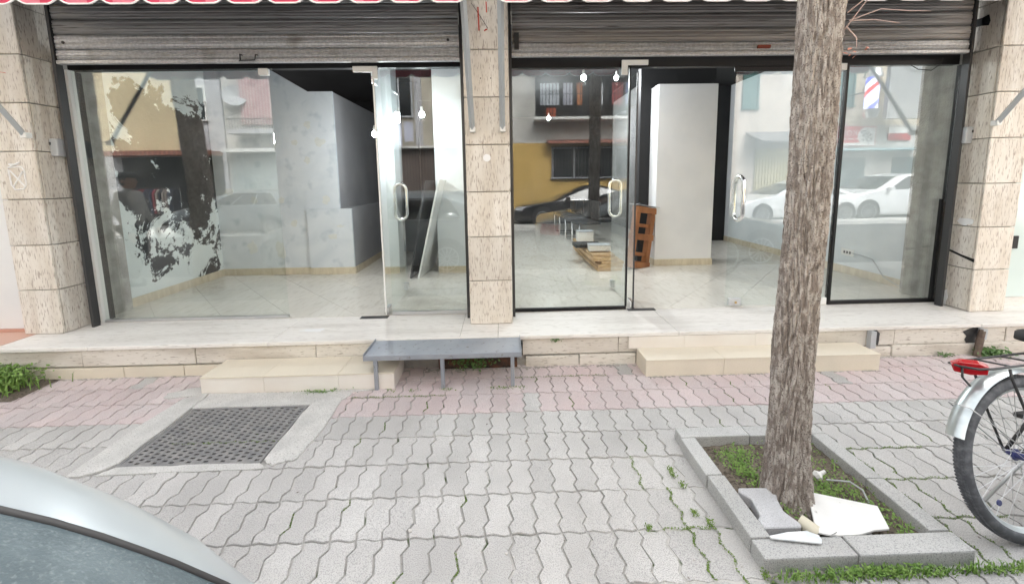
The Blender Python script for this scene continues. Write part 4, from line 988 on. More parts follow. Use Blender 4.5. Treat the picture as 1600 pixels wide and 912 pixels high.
def car(name, label, loc, rz, levels, paint, belt, roof, wheels, glass=None, rearglass=None, wr=.31, tint='carglass', rails=False, group='parked cars', wgap=.09, front_pane=True, sidecut=(.08, .92), wspokes=7):
    t = thing(name, label, 'car', loc, rz, group)
    zs = [l[0] for l in levels]
    rows = [outline(xr, xf, hw, r, z) for (z, xr, xf, hw, r) in levels]
    b = MB().grid(rows, closed=True)
    b.f.append(tuple(range(len(b.v) - NT, len(b.v)))); b.f.append(tuple(range(NT - 1, -1, -1)))
    body = b.build('body', paint, t, smooth=True)
    try: body.data.set_sharp_from_angle(angle=R(50))
    except Exception: pass
    def at(u, z):
        for i in range(len(zs) - 1):
            if zs[i] <= z <= zs[i + 1]:
                f = (z - zs[i]) / (zs[i + 1] - zs[i]); k = int(math.floor(u)); g_ = u - k
                def P(r): return Vector(rows[r][k % NT]).lerp(Vector(rows[r][(k + 1) % NT]), g_)
                return P(i).lerp(P(i + 1), f)
        return Vector(rows[-1][int(u) % NT])
    def patch(nm, u0, u1, z0, z1, m, off=.004, nu=24, nz=10, skew=(0, 0), rim=False):
        g_ = []
        for j in range(nz + 1):
            z = z0 + (z1 - z0) * j / nz; row = []
            for i in range(nu + 1):
                f = i / nu; a = u0 + skew[0] * j / nz; c_ = u1 + skew[1] * j / nz; u = a + (c_ - a) * f
                p = at(u, z); du = at(u + .3, z) - at(u - .3, z); dz_ = at(u, min(z + .02, zs[-1])) - at(u, max(z - .02, zs[0])); n_ = du.cross(dz_)
                if n_.length > 1e-9: n_.normalize()
                if n_.dot(Vector((p.x, p.y, 0))) < 0 and abs(n_.z) < .8: n_ = -n_
                row.append(tuple(p + n_ * off))
            g_.append(row)
        if rim: MB().tube(g_[0] + [r[-1] for r in g_[1:]] + g_[-1][-2::-1] + [r[0] for r in g_[-2:0:-1]], .0045, 6, closed=True).build('window_seal', X['rubber_black'], t, smooth='all')
        return MB().grid(g_).build(nm, m, t, smooth='all')
    iR, iC1, iS1, iC2, iF, iC3, iS2, iC4 = 0, NR_, NR_ + NC_, NR_ + NC_ + NS_, NR_ + 2 * NC_ + NS_, 2 * NR_ + 2 * NC_ + NS_, 2 * NR_ + 3 * NC_ + NS_, 2 * NR_ + 3 * NC_ + 2 * NS_
    z0, z1 = belt, roof
    if rearglass: patch('rear_window', iC4 + NC_ * .66 - NT, iC1 + NC_ * .34, rearglass[0], rearglass[1], X[glass or tint], off=.0035, nu=40, nz=14, rim=True)
    patch('windscreen', iC2 + NC_ * .55, iC3 + NC_ * .45, z0 + .02, z1, X[tint], nu=26)
    for (a, n_) in ((iS1, 1), (iS2, 1)):
        cuts = (sidecut[0], .36, .385, .64, .665, sidecut[1])
        if a == iS2: cuts = tuple(1 - c for c in reversed(cuts))
        for k in range(3):
            patch('side_window', a + (NS_ - 1) * cuts[2 * k], a + (NS_ - 1) * cuts[2 * k + 1], z0 + .015, z1, X[tint], nu=10)
        patch('chrome_strip', a + (NS_ - 1) * sidecut[0], a + (NS_ - 1) * sidecut[1], z0 - .008, z0 + .010, X['alu'], nu=16, nz=2, off=.006)
    hwm = max(l[3] for l in levels); xr = min(l[1] for l in levels); xf = max(l[2] for l in levels)
    for xw in wheels:
        for s_ in (-1, 1):
            MB().lathe([(0, -.002), (wr + .045, -.002), (wr + .045, .004), (0, .004)], 28, Matrix.Translation((xw, (hwm + .002) * s_, wr + .02)), 'y').build('wheel_arch', X['rubber_black'], t)
            w = bpy.data.objects.new('wheel', None); COL.objects.link(w); w.parent = t; w.location = (xw, (hwm - .09) * s_, wr)
            MB().lathe([(wr - .09, -.10), (wr - .01, -.10), (wr, -.08), (wr, .08), (wr - .01, .104), (wr - .09, .106), (wr - .09, -.10)], 30, None, 'y').build('tyre', X['rubber_black'], w, smooth=True)
            rm = MB().lathe([(0, .06 * s_), (wr - .10, .06 * s_), (wr - .088, .11 * s_), (wr - .11, .11 * s_), (wr - .115, .075 * s_)], 30, None, 'y')
            for k in range(wspokes * 2):
                rm.cbox((0, .09 * s_, (wr - .1) / 2 + .02), (.016, .02, wr - .12), Matrix.Rotation(math.pi * k / wspokes, 4, 'Y'))
            rm.build('rim', X['alu'], w)
    # lamps, plates, bumper strips
    for s_ in (-1, 1):
        c0 = iC2 + 1 if s_ < 0 else iC3 + 1
        patch('headlight', iC2 + NC_ * .15 if s_ < 0 else iC3 + NC_ * .15, iC2 + NC_ * .95 if s_ < 0 else iC3 + NC_ * .85, .60, .73, X['headlamp'], off=.006, nu=8, nz=4)
        patch('tail_light', iC1 + NC_ * .1 if s_ < 0 else iC4 + NC_ * .1 , iC1 + NC_ * .9 if s_ < 0 else iC4 + NC_ * .9, .66, .84, X['red'], off=.006, nu=8, nz=4)
        yy = (hwm - .02) * s_; xm = levels[-4][2] - .1
        MB().cbox((xm + .35, yy + .09 * s_, belt + .05), (.14, .16, .11)).build('mirror', paint, t, bevel=.03, seg=2)
    patch('grille', iF + 1.5, iF + NR_ - 2.5, .42, .60, X['rubber_black'], off=.006, nu=8, nz=3)
    if rails:
        for s_ in (-1, 1): MB().tube([(-1.3, .56 * s_, zs[-1] - .03), (-1.2, .56 * s_, zs[-1] + .04), (.0, .56 * s_, zs[-1] + .045), (.2, .56 * s_, zs[-1] - .03)], .012, 6).build('roof_rail', X['rubber_black'], t)
    return t
HATCH = [(.16, -1.92, 1.88, .72, .2), (.26, -2.03, 2.03, .83, .28), (.50, -2.06, 2.06, .85, .3), (.70, -2.04, 2.0, .855, .32), (.82, -2.02, 1.86, .855, .34), (.90, -2.00, 1.55, .855, .34), (.955, -1.985, 1.22, .853, .30),
         (1.0, -1.965, 1.04, .85, .23), (1.12, -1.915, .82, .83, .27), (1.20, -1.87, .66, .81, .30), (1.27, -1.80, .50, .785, .30), (1.34, -1.69, .32, .75, .28), (1.40, -1.52, .12, .69, .26), (1.435, -1.33, -.06, .63, .3), (1.458, -1.1, -.28, .55, .3), (1.466, -.9, -.45, .4, .25)]
SEDAN = [(.17, -2.25, 2.25, .76, .2), (.28, -2.40, 2.40, .88, .3), (.50, -2.43, 2.43, .90, .34), (.66, -2.42, 2.38, .905, .36), (.76, -2.40, 2.18, .90, .36), (.84, -2.38, 1.75, .895, .34), (.90, -2.33, 1.25, .885, .30), (.945, -2.10, 1.02, .87, .24),
         (.985, -1.78, .92, .85, .2), (1.10, -1.52, .66, .80, .2), (1.22, -1.22, .36, .745, .2), (1.32, -.94, .10, .69, .22), (1.39, -.66, -.10, .62, .24), (1.425, -.5, -.22, .5, .12)]
SUV = [(.22, -2.0, 2.0, .78, .2), (.34, -2.18, 2.18, .89, .3), (.60, -2.2, 2.2, .91, .34), (.82, -2.2, 2.14, .915, .36), (.95, -2.18, 1.95, .91, .36), (1.03, -2.16, 1.45, .905, .32), (1.08, -2.14, 1.15, .90, .26),
       (1.14, -2.12, 1.02, .885, .2), (1.30, -2.05, .72, .83, .2), (1.45, -1.96, .42, .775, .2), (1.56, -1.82, .18, .72, .24), (1.63, -1.6, -.1, .63, .26), (1.66, -1.4, -.3, .45, .2)]
def shift_lv(lv, k=1., dz=0): return [(z * k, a, b, c, d) for z, a, b, c, d in lv]
car('silver_hatchback', 'silver hatchback with dewy rear window in the left foreground', (-2.25, -.263, ROAD - .004), math.pi, HATCH, X['silver'], .99, 1.36, (-1.27, 1.27), glass='dewglass', rearglass=(1.0, 1.436), wr=.30, rails=False)
car('black_sedan', 'black sedan parked across the street, reflected in the right shop glass', (2.85, -6.7, ROAD), math.pi, SEDAN, X['blackpaint'], .94, 1.33, (-1.45, 1.48), rearglass=(.99, 1.3), wr=.33, sidecut=(.1, .9), wspokes=11)
car('grey_sedan', 'dark grey sedan parked on this side right of the camera', (3.15, -.35, ROAD), 0, shift_lv(SEDAN), X['greypaint'], .94, 1.33, (-1.45, 1.48), rearglass=(.99, 1.3), wr=.32, sidecut=(.1, .9))
car('white_suv', 'white crossover parked across the street beneath the barber sign', (14.1, -6.7, ROAD), math.pi, SUV, X['whitepaint'], 1.10, 1.56, (-1.32, 1.34), rearglass=(1.16, 1.55), wr=.36)
car('white_sedan', 'white sedan parked across the street before the yellow gate', (10.5, -6.7, ROAD), math.pi, shift_lv(SEDAN, 1.03), X['whitepaint'], .965, 1.36, (-1.45, 1.48), rearglass=(1.0, 1.33), wr=.32, sidecut=(.1, .9))
car('grey_hatchback', 'grey hatchback parked across the street by the clothes stall', (-8.6, -5.9, ROAD), math.pi, HATCH, X['greypaint'], .99, 1.36, (-1.27, 1.27), rearglass=(1.0, 1.34), wr=.30)

# ================================================================== THINGS INSIDE THE SHOPS
def bulb(label, x, y, z, watt=19):
    t = thing('light_bulb', label, 'lamp', (x, y, z), group='bare ceiling bulbs')
    MB().lathe([(0, -.032), (.018, -.028), (.030, -.012), (.033, .005), (.028, .022), (.018, .034)], 16).build('glow_dome', X['bulb'], t, smooth='all')
    MB().lathe([(.018, .0345), (.017, .07), (.013, .10), (0, .10)], 14).build('lamp_base', X['whiteplastic'], t, smooth=True)
    MB().tube([(0, 0, .10), (.004, 0, 3.30 - z)], .003, 5).build('cord', X['rubber_black'], t)
    l = bpy.data.lights.new('bulb_light', 'POINT'); l.energy = watt; l.shadow_soft_size = .035; l.color = (.94, .98, 1.0)
    lo = bpy.data.objects.new('bulb_light', l); COL.objects.link(lo); lo.parent = t; lo.location = (0, 0, -.06)
bulb('bare lit bulb hanging nearest to the glass of the right shop', 1.057, 5.0, 2.807)
bulb('bare lit bulb hanging right of the nearest one in the right shop', 1.765, 6.0, 3.055)
bulb('bare lit bulb hanging lowest at the back of the right shop', .98, 8.0, 2.78)
bulb('bare lit bulb hanging behind the narrow glass pane beside the middle column', -.98, 4.95, 2.37, .8)
bulb('bare lit bulb hanging low in the open left doorway', -1.47, 4.62, 2.10, 8)
# pallet leaning on the white pier
pa = thing('wooden_pallet', 'brown wooden pallet standing against the white pier', 'pallet', (1.945, 5.30, SILL), R(0))
pa.rotation_euler = (0, R(9), R(28))
for k, yy in enumerate((0., .105)):
    for zz in ((.0, .40, .785) if k == 0 else (.0, .40, .785)):
        MB().box(-.19, .19, yy, yy + .02, zz, zz + .085).build('deck_board', X['wood'], pa, bevel=.003)
for xx in (-.19, .115): MB().box(xx, xx + .075, .0205, .1045, .0, .87).build('stringer', X['wood'], pa, bevel=.003)
for zz in (.17, .58): MB().box(-.114, .114, .05, .08, zz, zz + .05).build('cross_block', X['wood'], pa, bevel=.003)
MB().box(-.24, .20, -.03, .14, .885, .893).build('grey_sheet', X['greyplastic'], pa)
# stack of planks
for i, (x0_, x1_, y0_, y1_, h) in enumerate(((1.30, 1.64, 5.17, 7.0, .05), (1.31, 1.65, 5.16, 6.9, .035), (1.36, 1.67, 5.18, 6.8, .04), (1.24, 1.58, 5.2, 6.7, .045), (1.25, 1.56, 5.24, 6.75, .035))):
    z0_ = SILL + sum((.05, .035, .04, .045, .035)[:i]) + i * .004
    words_ = ('bottom plank of the timber stack inside the right shop', 'second plank from the bottom of the timber stack', 'middle plank sticking out right of the timber stack', 'fourth plank from the bottom of the timber stack', 'top plank of the timber stack under the white boxes')
    o = MB().box(x0_, x1_, y0_, y1_, z0_, z0_ + h).build('plank', X['plank'], bevel=.002); tag(o, words_[i], 'plank', 'planks stacked on the shop floor')
for (lab, c, d) in (('white cardboard box on the front of the timber stack', (1.40, 5.5, .55), (.30, .18, .075)), ('white cardboard box standing at the back of the timber stack', (1.36, 6.3, .60), (.26, .2, .16))):
    t = thing('carton', lab, 'box', (c[0], c[1], c[2] - d[2] / 2), R(-4), group='cartons on the planks')
    MB().box(-d[0] / 2, d[0] / 2, -d[1] / 2, d[1] / 2, 0, d[2]).build('carton_body', X['white'], t); MB().box(-d[0] / 2 - .004, d[0] / 2 + .004, -d[1] / 2 - .004, d[1] / 2 + .004, d[2], d[2] + .012).build('lid', X['greyplastic'], t)
o = MB().cbox((1.30, 5.85, .535), (.4, .3, .05)).build('black_tray', X['rubber_black']); tag(o, 'flat black tray lying between the white boxes', 'tray')
# chromed chair bases
def chair_base(label, x, y, rz):
    t = thing('chair_frame', label, 'chair', (x, y, SILL), rz, group='steel chair frames in a row')
    for s_ in (-1, 1): MB().tube([(-.02, .2 * s_, .42), (-.02, .2 * s_, .03), (.0, .2 * s_, .008), (.40, .2 * s_, .008)], .012, 8).build('leg', X['chrome'], t, smooth='all')
    MB().tube([(.40, -.2, .008), (.40, .2, .008)], .0115, 8).build('foot_bar', X['chrome'], t); MB().box(-.04, .40, -.21, .21, .42, .46).build('seat', X['rubber_black'], t, bevel=.01)
    MB().box(.36, .40, -.2, .2, .5, .85).build('backrest', X['rubber_black'], t, bevel=.01)
for i, lab in enumerate(('steel framed black chair nearest the timber stack', 'second steel framed black chair behind the timber stack', 'third steel framed black chair in the dark shop', 'farthest steel framed black chair in the dark shop')):
    chair_base(lab, 1.42 - .03 * i, 7.25 + .62 * i, R(8))
# leaning boards in the left shop
o = MB().box(0, .02, 0, .75, 0, 1.30).build('leaning_panel', X['rubber_black']); o.location = (-1.24, 5.0, SILL + .004); o.rotation_euler = (0, R(11), R(-6)); tag(o, 'black panel leaning inside the left shop behind the glass door', 'panel', 'panels leaning together')
o = MB().box(0, .022, 0, .75, 0, 1.33).build('leaning_panel', X['white']); o.location = (-1.135, 5.0, SILL + .004); o.rotation_euler = (0, R(14), R(-6)); tag(o, 'white panel leaning inside the left shop beside the black panel', 'panel', 'panels leaning together')
# socket and cable on the right wall, cable under the header
sk = thing('wall_socket', 'white double wall socket with grey cable on the pale side wall', 'socket', (4.4585, 4.78, .55))
MB().box(-.008, .0, -.09, .09, -.045, .045).build('face_plate', X['whiteplastic'], sk, bevel=.002)
for yy in (-.04, .0, .04): MB().box(-.010, -.0081, yy - .012, yy + .012, -.016, .016).build('outlet', X['darkmetal'], sk)
MB().tube([(-.012, -.06, 0), (-.02, -.2, .0), (-.015, -.35, -.02), (-.012, -.50, -.2), (-.012, -.68, -.26), (-.012, -.83, -.2), (-.012, -.90, .0), (-.012, -.93, .4), (-.012, -.95, .9), (-.012, -.97, 1.3)], .005, 6).build('cable', X['greyplastic'], sk)
o = MB().tube([(3.80, GY - .02, 2.54), (3.86, GY - .03, 2.50), (3.99, GY - .03, 2.49), (4.08, GY - .025, 2.55), (4.10, GY - .02, 2.60)], .004, 6).build('loose_cable', X['rubber_black']); tag(o, 'loose black cable hanging at the top of the right window', 'cable')

# ================================================================== NEIGHBOURS ON THIS SIDE
nl = thing('neighbour_shopfront', 'white neighbouring shopfront with pink tile base at the left edge', 'building', (-5.6, 3.5, 0))
def ob(mb, nm, mm, par, **k):
    o = mb.build(nm, mm, par, **k); o.location = -Vector(par.location); return o
ob(MB().box(-7.4, -4.195, 3.42, 3.6, .30, 3.05), 'wall', X['whitewall'], nl); ob(MB().box(-7.4, -4.195, 3.40, 3.6, SILL + .0005, .299), 'base_tile', mat('pink_tile', (.52, .28, .21), .5), nl)
ob(MB().box(-7.4, -4.1, 3.08, 3.395, SILL + .0002, SILL + .003), 'threshold', mat('pink_tile_floor', (.58, .36, .28), .5), nl)
ob(MB().box(-7.0, -4.6, 3.395, 3.42, .6, 2.6), 'panel', X['whiteplastic'], nl)
nr = thing('neighbour_window', 'pale green glazed neighbouring shopfront at the right edge', 'building', (5.8, 3.5, 0))
ob(MB().box(4.617, 7.5, 3.46, 3.6, .36, 3.05), 'pale_panel', mat('pale_green_panel', (.60, .70, .68), .15, coat=.5), nr)
ob(MB().box(4.617, 7.5, 3.44, 3.61, SILL + .0005, .359), 'base', X['marble'], nr); ob(MB().box(4.66, 4.85, 3.445, 3.458, .83, .95), 'lock_plate', X['rubber_black'], nr)
ob(MB().box(4.64, 4.72, 3.445, 3.459, 1.25, 1.75), 'dark_strip', X['darkmetal'], nr)

# ================================================================== ACROSS THE STREET (seen in the glass)
FY = -7.75
def bld(label, x0, x1, parts, base_m, h=10.5, y=FY):
    t = thing('house', label, 'building', ((x0 + x1) / 2, y - 3, 0), group='houses across the street')
    ob(MB().box(x0, x1, y - 6, y, -.1, h), 'wall', base_m, t)
    return t
def win(t, x0, x1, z0, z1, fm, gm, y=FY, bars=0, mull=1):
    f = MB()
    f.box(x0 - .07, x1 + .07, y, y + .06, z1, z1 + .08); f.box(x0 - .10, x1 + .10, y, y + .10, z0 - .06, z0); f.box(x0 - .07, x0, y, y + .06, z0, z1); f.box(x1, x1 + .07, y, y + .06, z0, z1)
    for k in range(mull): xx = x0 + (x1 - x0) * (k + 1) / (mull + 1); f.box(xx - .03, xx + .03, y + .021, y + .05, z0, z1)
    w = ob(f, 'window', fm, t)
    w2 = MB().box(x0, x1, y + .002, y + .02, z0, z1).build('pane', gm, w)
    if bars:
        b = MB()
        for k in range(bars + 1): xx = x0 - .05 + (x1 - x0 + .1) * k / bars; b.box(xx - .012, xx + .012, y + .10, y + .124, z0 - .08, z1 + .1)
        for zz in (z0 - .06, (z0 + z1) / 2, z1 + .06): b.box(x0 - .08, x1 + .08, y + .124, y + .14, zz - .012, zz + .012)
        b.build('grille', X['darkmetal'], w)
    return w
P_ = lambda n_, c, c2=None: mat(n_, c, .85, col2=c2 or tuple(k * .86 for k in c), scale=1.2, lo=.4, hi=.7, bump=.2, bscale=15)
cream_w = P_('cream_render', (.62, .52, .33)); grey_w = P_('grey_render', (.50, .50, .52)); white_w = P_('streaked_white_render', (.60, .59, .56), (.44, .43, .40)); yellow_w = P_('ochre_render', (.60, .40, .12))
pink_w = P_('pinkish_render', (.68, .60, .53)); beige_w = P_('beige_render', (.66, .58, .45)); teal = P_('teal_shutter', (.05, .16, .15)); brown = striped('brown_slats', (.13, .10, .085), (.07, .055, .05), 9, 0)
dark = mat('dark_window', (.015, .018, .02), .12); roof_t = striped('roof_tiles', (.30, .12, .08), (.18, .07, .05), 6, 0); whitef = X['whiteplastic']
h1 = bld('cream and grey house with dark clothes stall, mirrored in the left window', -18, -10.35, None, grey_w)
ob(MB().box(-18, -12.05, FY, FY + .02, 2.7, 8), 'cream_panel', cream_w, h1)
win(h1, -11.75, -10.95, 3.95, 5.1, whitef, dark)
ob(MB().box(-14.5, -10.5, FY, FY + .9, 2.62, 2.78), 'tiled_canopy', roof_t, h1); ob(MB().box(-14.2, -10.5, FY + .03, FY + .04, .0, 2.6), 'stall_shade_sheet', X['blackwall'], h1)  # flat black sheet paints the shade of the stall's recess
cr = thing('clothes_rack', 'rail of dark coats outside the stall across the street', 'clothes rack', (-12.2, -6.6, .02))
MB().tube([(-.9, 0, 0), (-.9, 0, 1.45), (.9, 0, 1.45), (.9, 0, 0)], .015, 6).build('rail', X['chrome'], cr)
for i in range(15):
    c = random.Random(i).choice([(.04, .04, .05), (.18, .03, .04), (.05, .06, .09), (.25, .22, .2)])
    MB().prism([(-.16, .55), (.16, .55), (.19, 1.25), (.06, 1.40), (-.06, 1.40), (-.19, 1.25)], -.03 + -.75 + i * .107, -.75 + i * .107 + .02, 'yz').build('garment', mat('cloth', c, .9), cr, bevel=.01)
h2 = bld('pale house with red striped curtain and satellite dish across the street', -10.3, -4.9, None, white_w, y=FY)
ob(MB().box(-9.6, -8.35, FY + .02, FY + .10, 3.75, 5.75), 'striped_curtain', striped('red_stripes', (.60, .56, .54), (.42, .10, .13), 9, 0), h2)
ob(MB().box(-9.8, -7.9, FY, FY + .7, 3.35, 3.5), 'balcony_slab', grey_w, h2)
b = MB()
for k in range(20): b.box(-9.8 + k * .1, -9.78 + k * .1, FY + .66, FY + .68, 3.5, 3.85)
b.box(-9.8, -7.9, FY + .65, FY + .69, 3.85, 3.88); ob(b, 'balcony_railing', X['darkmetal'], h2)
ob(MB().box(-10.2, -5.4, FY, FY + .03, .1, 2.7), 'grey_green_front', P_('grey_green', (.30, .35, .35)), h2); ob(MB().box(-10.2, -7.0, FY, FY + .5, 2.72, 2.84), 'white_canopy', whitef, h2)
MB().lathe([(0, 0), (.2, .03), (.36, .09), (.40, .12), (.36, .10), (0, .012)], 20, Matrix.Translation((-9.75 + 7.6, 4.0, 4.75)) @ Matrix.Rotation(R(-75), 4, 'X') @ Matrix.Rotation(R(20), 4, 'Y')).build('satellite_dish', X['greyplastic'], h2).location = (0, -.9, 0)
h3 = bld('stained house with washing line above a brown slatted garage across the street', -4.85, -.6, None, P_('stained_render', (.52, .48, .40), (.38, .35, .29)))
win(h3, -4.7, -3.35, 4.0, 5.8, X['greyplastic'], dark, mull=2); ob(MB().box(-4.5, -2.45, FY, FY + .12, .0, 2.75), 'slatted_garage', brown, h3); ob(MB().box(-4.6, -1.6, FY, FY + .35, 2.78, 2.86), 'white_ledge', whitef, h3)
ob(MB().box(-3.2, -2.95, FY, FY + .15, 2.9, 6), 'pilaster', grey_w, h3)
b = MB().tube([(-4.8, FY + .55, 3.72), (-3.0, FY + .55, 3.72)], .01, 5); ob(b, 'washing_line', X['alu'], h3)
for i, (xx, w_, hh) in enumerate(((-4.7, .34, .8), (-4.3, .3, .75), (-3.95, .34, .85), (-3.55, .34, .7), (-4.62, .22, 1.3))):
    ob(MB().prism([(xx, 3.72), (xx + w_, 3.70), (xx + w_ * .95, 3.7 - hh), (xx + w_ * .5, 3.74 - hh), (xx + w_ * .05, 3.69 - hh)], FY + .54 - .02 * i, FY + .555 - .02 * i, 'xz'), 'laundry', mat('lilac_laundry', (.60, .62, .74), .9), h3)
h4 = bld('house with ochre ground floor and caged balcony, mirrored above the black sedan', -.55, 7.6, None, white_w)
ob(MB().box(-.55, 7.6, FY, FY + .03, -.05, 2.93), 'ochre_ground_floor', yellow_w, h4)
win(h4, 2.0, 5.2, 1.62, 2.70, X['greyplastic'], dark, y=FY + .03, bars=26, mull=3); ob(MB().prism([(FY + .03, 2.99), (FY + .5, 2.86), (FY + .5, 2.90), (FY + .03, 3.05)], 1.75, 5.6, 'yz'), 'tile_strip', roof_t, h4)
cb = ob(MB().box(1.25, 5.2, FY + .001, FY + .65, 3.72, 3.82), 'balcony_slab', whitef, h4)
b = MB()
for k in range(32): xx = 1.27 + k * .126; b.box(xx, xx + .02, FY + .6, FY + .62, 3.82, 6.3)
for zz in (3.9, 4.6, 5.3, 6.0): b.box(1.25, 5.2, FY + .621, FY + .635, zz, zz + .02)
ob(b, 'balcony_cage', X['rubber_black'], h4); ob(MB().box(1.35, 5.1, FY + .002, FY + .01, 3.83, 5.5), 'balcony_opening', X['blackwall'], h4); ob(MB().box(1.3, 5.1, FY + .3, FY + .33, 5.35, 6.3), 'grey_blind', striped('grey_blind', (.20, .20, .20), (.13, .13, .13), 4, 0), h4)
for i, (xx, c, w_) in enumerate(((1.5, (.5, .55, .6), .7), (2.35, (.5, .52, .6), .35), (2.85, (.45, .16, .05), .22), (3.4, (.6, .62, .65), .45), (4.2, (.42, .10, .10), .4), (4.7, (.35, .4, .6), .4), (1.7, (.42, .10, .05), .4))):
    ob(MB().box(xx, xx + w_, FY + .2, FY + .22, 4.3 if i < 6 else 3.85, 5.1 if i < 6 else 4.2), 'hanging_cloth', mat('cloth', c, .9), h4)
h5 = bld('pinkish house with teal shutter and small tiled porch across the street', 7.65, 12.15, None, pink_w)
win(h5, 9.35, 9.85, 4.15, 5.45, teal, teal, mull=0); ob(MB().prism([(FY + .001, 3.15), (FY + 1.0, 2.78), (FY + 1.0, 2.84), (FY + .001, 3.25)], 9.5, 11.6, 'yz'), 'porch_roof', mat('slate', (.22, .21, .21), .8), h5)
gm = MB()
for k in range(12): gm.box(9.95 + k * .12, 10.03 + k * .12, FY + .06, FY + .09, .1, 2.3)
gm.box(9.9, 11.4, FY + .03, FY + .058, .1, 2.6); ob(gm, 'yellow_gate', P_('faded_yellow', (.52, .46, .26)), h5); ob(MB().tube([(11.5, FY + .05, 2.9), (11.5, FY + .05, 7)], .03, 6), 'downpipe', X['greyplastic'], h5)
h6 = bld('beige house with shop signs and green shutter across the street', 12.2, 22, None, beige_w)
win(h6, 12.9, 13.6, 4.2, 5.7, teal, teal, mull=0); ob(MB().box(12.3, 21, FY, FY + .04, 0, 3.45), 'grey_shop_band', P_('grey_band', (.48, .47, .45)), h6); ob(MB().box(12.3, 16.2, FY + .04, FY + .75, 2.45, 2.52), 'blue_canopy', P_('pale_blue_canopy', (.35, .52, .56)), h6)
for xx in (12.6, 15.4): ob(MB().box(xx, xx + 1.7, FY + .041, FY + .06, .3, 2.2), 'shop_glass', mat('shop_pane', (.10, .14, .15), .1), h6)
sg = thing('shop_sign', 'red and white shop sign with round emblem, mirrored in the right window', 'sign', (13.55, FY + .1, 2.6), group='shop signs across the street')
sx0, sx1 = -1.45, 1.05
MB().box(sx0, sx1, -.05, .0, .05, .80).build('sign_board', mat('sign_red', (.55, .05, .06), .4), sg); MB().box(sx0 + .03, sx1 - .03, .0005, .004, .06, .17).build('white_band', X['whiteplastic'], sg)
MB().lathe([(0, 0), (.33, 0), (.33, .006), (0, .008)], 32, Matrix.Translation((.66, .001, .43)) @ Matrix.Rotation(R(-90), 4, 'X')).build('emblem', X['whiteplastic'], sg)
MB().box(.66, 1.02, .0005, .005, .12, .74).build('emblem_field', X['whiteplastic'], sg)
dd = MB(); qq = random.Random(4)
for i in range(46):
    a, rr = qq.uniform(0, 6.28), .26 * math.sqrt(qq.random()); dd.cbox((.68 + rr * math.cos(a), .012, .43 + rr * math.sin(a)), (qq.uniform(.02, .06), .004, qq.uniform(.02, .06)))
tag(dd.build('emblem_marks', X['darkmetal'], sg), kind='stuff')
def text(body, size, loc, m, parent, name):
    c = bpy.data.curves.new(name, 'FONT'); c.body = body; c.size = size; c.extrude = .004; c.align_x = 'RIGHT' if False else 'LEFT'
    o = bpy.data.objects.new(name, c); COL.objects.link(o)
    bpy.context.view_layer.update(); dg = bpy.context.evaluated_depsgraph_get(); me = bpy.data.meshes.new_from_object(o.evaluated_get(dg)); bpy.data.objects.remove(o)
    me.materials.clear(); me.materials.append(m); r = obj(name, me, parent, loc, (R(90), 0, R(180))); return r
text('KONDICIONERE', .30, (.30, .008, .44), X['whiteplastic'], sg, 'lettering')
ms = MB()
for i in range(5): ms.box(.25 - i * .3, .25 - i * .3 + .22, .004, .007, .30, .345)
ms.build('subtitle_strip', X['whiteplastic'], sg)
s2 = thing('shop_sign', 'small red and white plate right of the big red sign', 'sign', (15.55, FY + .1, 2.75), group='shop signs across the street')
MB().box(-.45, .45, -.04, 0, .1, .36).build('plate', X['red'], s2); MB().box(-.45, .45, -.04, .0, .365, .6).build('plate', X['whiteplastic'], s2)
bp = thing('barber_pole', 'lit red white and blue barber pole hung across the street', 'barber pole', (13.45, -6.78, 3.55), group=None)
MB().lathe([(0, .0), (.18, .03), (.23, .12), (.25, .22), (.27, .25), (.27, .34), (.20, .38)], 24).build('lower_cap', X['chrome'], bp, smooth=True)
MB().lathe([(.20, 1.42), (.27, 1.46), (.27, 1.55), (.24, 1.60), (.22, 1.75), (.12, 1.84), (0, 1.86)], 24).build('upper_cap', X['chrome'], bp, smooth=True)
bpm = bpy.data.materials.new('barber_stripes'); bpm.use_nodes = True
nt_ = bpm.node_tree; N_ = nt_.nodes; bb = N_['Principled BSDF']; tc = N_.new('ShaderNodeTexCoord'); sx = N_.new('ShaderNodeSeparateXYZ'); nt_.links.new(tc.outputs['Object'], sx.inputs[0])
at2 = N_.new('ShaderNodeMath'); at2.operation = 'ARCTAN2'; nt_.links.new(sx.outputs[1], at2.inputs[0]); nt_.links.new(sx.outputs[0], at2.inputs[1])
ma = N_.new('ShaderNodeMath'); ma.operation = 'MULTIPLY_ADD'; ma.inputs[1].default_value = 1 / 6.2832; nt_.links.new(at2.outputs[0], ma.inputs[0])
mz = N_.new('ShaderNodeMath'); mz.operation = 'MULTIPLY'; mz.inputs[1].default_value = .9; nt_.links.new(sx.outputs[2], mz.inputs[0]); nt_.links.new(mz.outputs[0], ma.inputs[2])
fr_ = N_.new('ShaderNodeMath'); fr_.operation = 'FRACT'; nt_.links.new(ma.outputs[0], fr_.inputs[0])
cr_ = N_.new('ShaderNodeValToRGB'); cr_.color_ramp.interpolation = 'CONSTANT'; e = cr_.color_ramp.elements
e[0].position = 0; e[0].color = (.55, .6, .95, 1); e[1].position = .25; e[1].color = (.6, .03, .03, 1)
for p__, c__ in ((.42, (.7, .72, .95, 1)), (.62, (.12, .14, .65, 1)), (.8, (.6, .65, .95, 1))): k_ = e.new(p__); k_.color = c__
nt_.links.new(fr_.outputs[0], cr_.inputs[0]); nt_.links.new(cr_.outputs[0], bb.inputs['Base Color']); nt_.links.new(cr_.outputs[0], bb.inputs['Emission Color']); bb.inputs['Emission Strength'].default_value = 1.6
